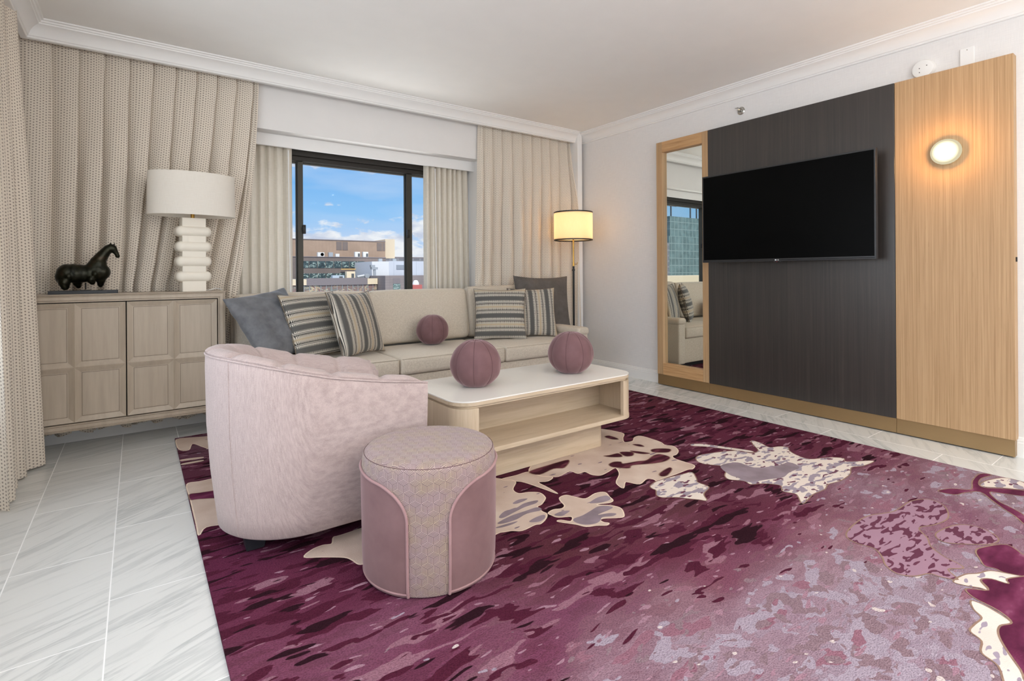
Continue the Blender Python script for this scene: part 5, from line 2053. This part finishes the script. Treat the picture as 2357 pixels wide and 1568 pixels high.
lowb = thing('podium_building', 'low grey building with a curtain wall in front of the brown one', 'building', (48, 155, G0))
ext(lowb, 'curtain_wall', 30.0, 58.5, G0, -2.1, 150, 24, F['curtain_wall'])
ext(lowb, 'parapet', 38.1, 55.5, -2.1, -0.1, 149.7, 1.2, F['parapet'])
ext(lowb, 'parapet', 30.0, 38.1, -2.0, -0.33, 149.6, 1.2, F['cream'])
ext(lowb, 'parapet', 55.5, 58.56, -2.04, -0.31, 149.6, 1.2, F['cream'])
ext(lowb, 'roof', 30.0, 58.5, -0.7, -0.4, 151, 23, F['roof'])
for k in range(14):
    ext(lowb, 'mullion', 37.4 + k * 1.52, 37.52 + k * 1.52, -9.0, -2.1, 149.85, 0.16, F['steel'])
for a, b, z0, z1, lab, mt in ((47.2, 50.7, -0.4, 0.66, 'long pale blue rooftop unit behind the grey parapet', 'blueunit'), (51.4, 54.0, -0.4, 1.81, 'square beige rooftop unit behind the grey parapet', 'cream')):
    u = thing('rooftop_unit', lab, 'air conditioner', ((a + b) / 2, 156.5, -0.4))
    ext(u, 'casing', a, b, z0, z1, 156, 1.6, F[mt], 0.05)
    ext(u, 'grille', a + (b - a) * 0.55, a + (b - a) * 0.85, z0 + 0.25, z0 + (z1 - z0) * 0.7, 155.92, 0.1, F['unit_dark'])
u = thing('exhaust_duct', 'steel exhaust duct with a fan housing beside the white building', 'duct', (59, 157, -0.4))
bm = BM()
add_tube(bm, [(54.8, 156.6, 0.1), (57.0, 156.6, 0.5)], 0.45, 12)
add_tube(bm, [(57.8, 155.9, 0.4), (57.8, 157.2, 0.4)], 0.75, 18)
obj('fan_housing', bm, F['steel'], u, 30)
bm = BM()
add_tube(bm, [(60.4, 156.6, -0.4), (60.3, 156.6, 2.4)], 0.42, 12)
add_box(bm, 59.2, 61.2, 156.0, 157.2, 2.4, 3.1)
add_box(bm, 59.0, 60.3, 156.0, 157.2, 3.1, 3.8)
obj('stack', bm, F['steel'], u, 30)

wb = thing('white_building', 'white plant building with a grey louvre right of the brown building', 'building', (73, 165, G0))
bm = BM()
add_prism(bm, [(66.5, 160.0), (92.0, 163.5), (92.0, 185), (62.1, 185), (62.1, 163.5)], G0, 5.05)
obj('body', bm, F['white'], wb, 0)
obj('metal_front', box(66.55, 92, 159.9, 160.2, -2, 5.15), F['panel'], wb, 0)
ext(wb, 'louvre', 69.0, 72.9, 2.45, 3.9, 159.75, 0.2, F['louver'])
for x in (65.5, 70.5):
    ext(wb, 'roof_vent', x, x + 1.2, 5.05, 6.1, 166, 1.0, F['steel'])

gb = thing('grey_building', 'low grey brick building with green paned windows below the white one', 'building', (68, 146, G0))
ext(gb, 'wall', 58.7, 100.0, G0, 0.46, 144, 15, F['grey'])
for a in (61.1, 64.7):
    w = ext(gb, 'window', a, a + 2.25, -4.2, -1.95, 143.9, 0.2, F['paneglass'])
    ext(w, 'pane_bar', a + 1.08, a + 1.17, -4.2, -1.95, 143.85, 0.1, F['steel'])
    ext(gb, 'lintel_panel', a, a + 2.25, -1.9, -0.3, 143.95, 0.1, F['parapet'])
rb = thing('roof_box', 'small red rooftop box with a white dome cap', 'roof box', (67.5, 141.5, -4.2))
ext(rb, 'box', 66.0, 69.0, G0, -2.3, 141, 2, F['red'])
obj('dome', lathe([(0, -0.9), (0.5, -1.0), (0.9, -1.6), (1.0, -2.3), (0, -2.3)], 67.4, 142, 20), F['white'], rb)
fb = thing('distant_building', 'hazy grey flat roofed building farthest right on the skyline', 'building', (140, 310, G0))
ext(fb, 'body', 110.0, 330.0, G0, 10.5, 300, 40, F['far'])
ext(fb, 'roof_rail', 110.0, 330.0, 10.5, 11.3, 300, 0.4, F['parapet'])
gt = thing('glass_tower', 'green glass office tower reflected in the tall wall mirror', 'building', (-345, 240, G0))
ext(gt, 'tower', -420.0, -309.0, 27.0, 42.0, 240, 60, F['tower'])
ext(gt, 'tower_base', -420.0, -305.0, G0, 27.0, 238, 64, F['tower'])
ext(gt, 'wing', -303.0, -270.0, G0, 22.0, 236, 40, F['far'])
for x, h in ((-318, 9), (-342, 12), (-350, 10)):
    bm = BM()
    add_box(bm, x, x + 0.8, 245, 245.8, 42.0, 42.0 + h)
    add_box(bm, x - 6, x + 6, 245, 245.8, 41.4 + h, 42.0 + h)
    obj('roof_crane', bm, F['unit_dark'], gt, 0)
tw = thing('podium_building', 'pale concrete podium in front of the green glass tower, in the mirror', 'building', (-210, 150, G0))
ext(tw, 'body', -300.0, -140.0, G0, -1.0, 150, 30, F['cream'])

# ------------------------------------------------------------------ sky
world = bpy.data.worlds.new('sky')
scene.world = world
world.use_nodes = True
t = NT(world)
gen = t.coord('Generated')
nrm = t.n('ShaderNodeVectorMath', dict(operation='NORMALIZE'))
t.put(nrm.inputs[0], gen)
d = nrm.outputs[0]
dx, dy, dz = t.sep(d)
base = t.ramp(dz, [(0.0, c(196, 212, 238)), (0.05, c(188, 214, 248)), (0.11, c(150, 202, 250)), (0.20, c(112, 180, 244)), (0.45, c(76, 146, 226)), (1.0, c(56, 120, 205))])
pl = t.n('ShaderNodeVectorMath', dict(operation='DIVIDE'))
t.put(pl.inputs[0], d)
t.put(pl.inputs[1], t.comb(t.math('ADD', dz, 0.16), t.math('ADD', dz, 0.16), t.math('ADD', dz, 0.16)))
puff = t.noise(t.map(d, (16, 16, 34), (1.3, 0.4, 0.2)), 1.0, 5, 0.55, 0.2)
low = t.ramp(dz, [(0.0, 0.5), (0.045, 0.72), (0.085, 0.45), (0.13, 0.12), (0.2, 0.22), (0.5, 0.5)])
cov = t.math('ADD', puff, t.math('MULTIPLY', t.math('SUBTRACT', t.sep(low)[0], 0.5), 0.45))
cm = t.ramp(cov, [(0.455, 0.0), (0.53, 0.85), (0.75, 1.0)])
shade = t.ramp(t.noise(t.map(d, (20, 20, 44), (2, 5, 0.3)), 1.0, 4), [(0.40, c(206, 212, 230)), (0.58, c(250, 250, 252))])
veil = t.ramp(t.noise(t.map(d, (5, 5, 24), (4, 0, 1)), 1.0, 3), [(0.42, 0.0), (0.7, 0.55)])
sky = t.mix(t.math('MULTIPLY', t.sep(veil)[0], 0.8), base, c(206, 224, 250))
sky = t.mix(cm, sky, shade)
bg = t.n('ShaderNodeBackground', Color=sky, Strength=1.0)
wo = t.t.nodes.new('ShaderNodeOutputWorld')
t.t.links.new(bg.outputs[0], wo.inputs[0])

# ------------------------------------------------------------------ lights
def area(name, loc, rot, sx, sy, power, col, spread=180):
    l_ = bpy.data.lights.new(name, 'AREA')
    l_.shape = 'RECTANGLE'
    l_.size, l_.size_y = sx, sy
    l_.energy = power
    l_.color = col
    l_.spread = math.radians(spread)
    o_ = bpy.data.objects.new(name, l_)
    COL.objects.link(o_)
    o_.location = loc
    o_.rotation_euler = rot
    return o_


# daylight entering by the wide side window (outside its glass, facing in)
area('side_window_daylight', (LX - 0.26, (LW0 + LW1) / 2, (LZ0 + LZ1) / 2), (0, math.radians(-90), 0), LZ1 - LZ0 - 0.1, LW1 - LW0 - 0.1, 72, (0.945, 0.975, 1.0))
area('added_rear_fill', ((RW0 + RW1) / 2, BY - 0.36, (RWZ0 + RWZ1) / 2), (math.radians(90), 0, 0), RW1 - RW0 - 0.1, RWZ1 - RWZ0 - 0.1, 48, (0.94, 0.97, 1.0))  # lamp added outside the made-up rear window as frontal fill
# unseen lamps added outside the sofa window: one high, one low for the recess head
area('added_sky_fill', (1.7, 7.2, 4.7), (math.radians(-52), 0, 0), 4.0, 2.4, 150, (0.93, 0.97, 1.0))
area('added_low_fill', (1.7, 6.4, -0.9), (math.radians(-140), 0, 0), 3.6, 1.8, 130, (1.0, 0.97, 0.92))
sun = bpy.data.lights.new('sun', 'SUN')
sun.energy = 3.6
sun.color = (1.0, 0.94, 0.84)
sun.angle = 0.01
so = bpy.data.objects.new('sun', sun)
COL.objects.link(so)
so.rotation_euler = Vector((0.10, 0.64, -0.76)).to_track_quat('-Z', 'Y').to_euler()

# unseen ceiling fixtures added behind the camera as frontal fill
for k, (x, y) in enumerate([(0.6, -0.9), (1.9, -0.9), (3.2, -0.9), (0.6, -2.3), (1.9, -2.3), (3.2, -2.3)]):
    dl = thing('added_downlight', 'added ceiling fill fixture behind the camera', 'lamp', (x, y, CZ), 0, 'added ceiling fill fixtures')
    obj('trim_ring', lathe([(0.085, CZ - 0.004), (0.085, CZ), (0.062, CZ), (0.062, CZ - 0.004), (0.085, CZ - 0.004)], x, y, 32, cap=False), M['trim'], dl)
    obj('lens', lathe([(0, CZ - 0.002), (0.062, CZ - 0.002), (0.062, CZ - 0.0005), (0, CZ - 0.0005)], x, y, 32), M['white_plastic'], dl)
    l_ = bpy.data.lights.new('added_downlight_beam', 'AREA')
    l_.shape = 'DISK'
    l_.size = 0.12
    l_.energy = 16
    l_.color = (1.0, 0.95, 0.89)
    lo = bpy.data.objects.new('added_downlight_beam', l_)
    COL.objects.link(lo)
    lo.location = (x, y, CZ - 0.006)

# two unseen uplights added behind the camera to brighten the ceiling
for k, (x, y, lab) in enumerate([(-0.25, -0.75, 'added tall uplight behind the camera by the side window'), (1.5, -1.5, 'added tall uplight behind the camera near the middle of the room')]):
    tl = thing('added_uplight', lab, 'lamp', (x, y, 0))
    obj('base', lathe([(0, 0.0), (0.14, 0.0), (0.14, 0.02), (0.02, 0.03), (0, 0.03)], x, y, 32), M['black_metal'], tl)
    obj('pole', tube([(x, y, 0.03), (x, y, 1.72)], 0.012, 12), M['black_metal'], tl)
    obj('bowl', lathe([(0, 1.70), (0.06, 1.715), (0.13, 1.76), (0.17, 1.82), (0.165, 1.82), (0.125, 1.765), (0.055, 1.722), (0, 1.71)], x, y, 40, cap=False), M['white_plastic'], tl)
    l_ = bpy.data.lights.new('added_uplight_bulb', 'POINT')
    l_.energy = 105
    l_.color = (1.0, 0.985, 0.965)
    l_.shadow_soft_size = 0.05
    lo = bpy.data.objects.new('added_uplight_bulb', l_)
    COL.objects.link(lo)
    lo.location = (x, y, 1.80)

# ------------------------------------------------------------------ camera
FPX, YAW, ROLL, HY, EYE = 1192.5, math.radians(35.927), math.radians(-0.3766), 627.9, 1.10
cam = bpy.data.cameras.new('camera')
cam.sensor_width = 36.0
cam.sensor_fit = 'HORIZONTAL'
cam.lens = 36.0 * FPX / 2357.0
cam.shift_y = -(784.0 - HY) / 2357.0
cam.clip_start = 0.05
cam.clip_end = 2000
co_ = bpy.data.objects.new('camera', cam)
COL.objects.link(co_)
fwd = Vector((math.sin(YAW), math.cos(YAW), 0))
rgt = Vector((math.cos(YAW), -math.sin(YAW), 0)) * math.cos(ROLL) + Vector((0, 0, 1)) * math.sin(ROLL)
upv = Vector((0, 0, 1)) * math.cos(ROLL) - Vector((math.cos(YAW), -math.sin(YAW), 0)) * math.sin(ROLL)
mw = Matrix((rgt, upv, -fwd)).transposed().to_4x4()
mw.translation = (0, 0, EYE)
co_.matrix_world = mw
scene.camera = co_

vs = scene.view_settings
vs.view_transform = 'Standard'
vs.look = 'None'
vs.exposure = 0.0
vs.gamma = 1.0
vs.use_curve_mapping = False
scene.display_settings.display_device = 'sRGB'
scene.cycles.use_denoising = True
scene.cycles.max_bounces = 10
scene.cycles.diffuse_bounces = 6
scene.cycles.glossy_bounces = 4
scene.cycles.transparent_max_bounces = 10
scene.cycles.sample_clamp_indirect = 6.0
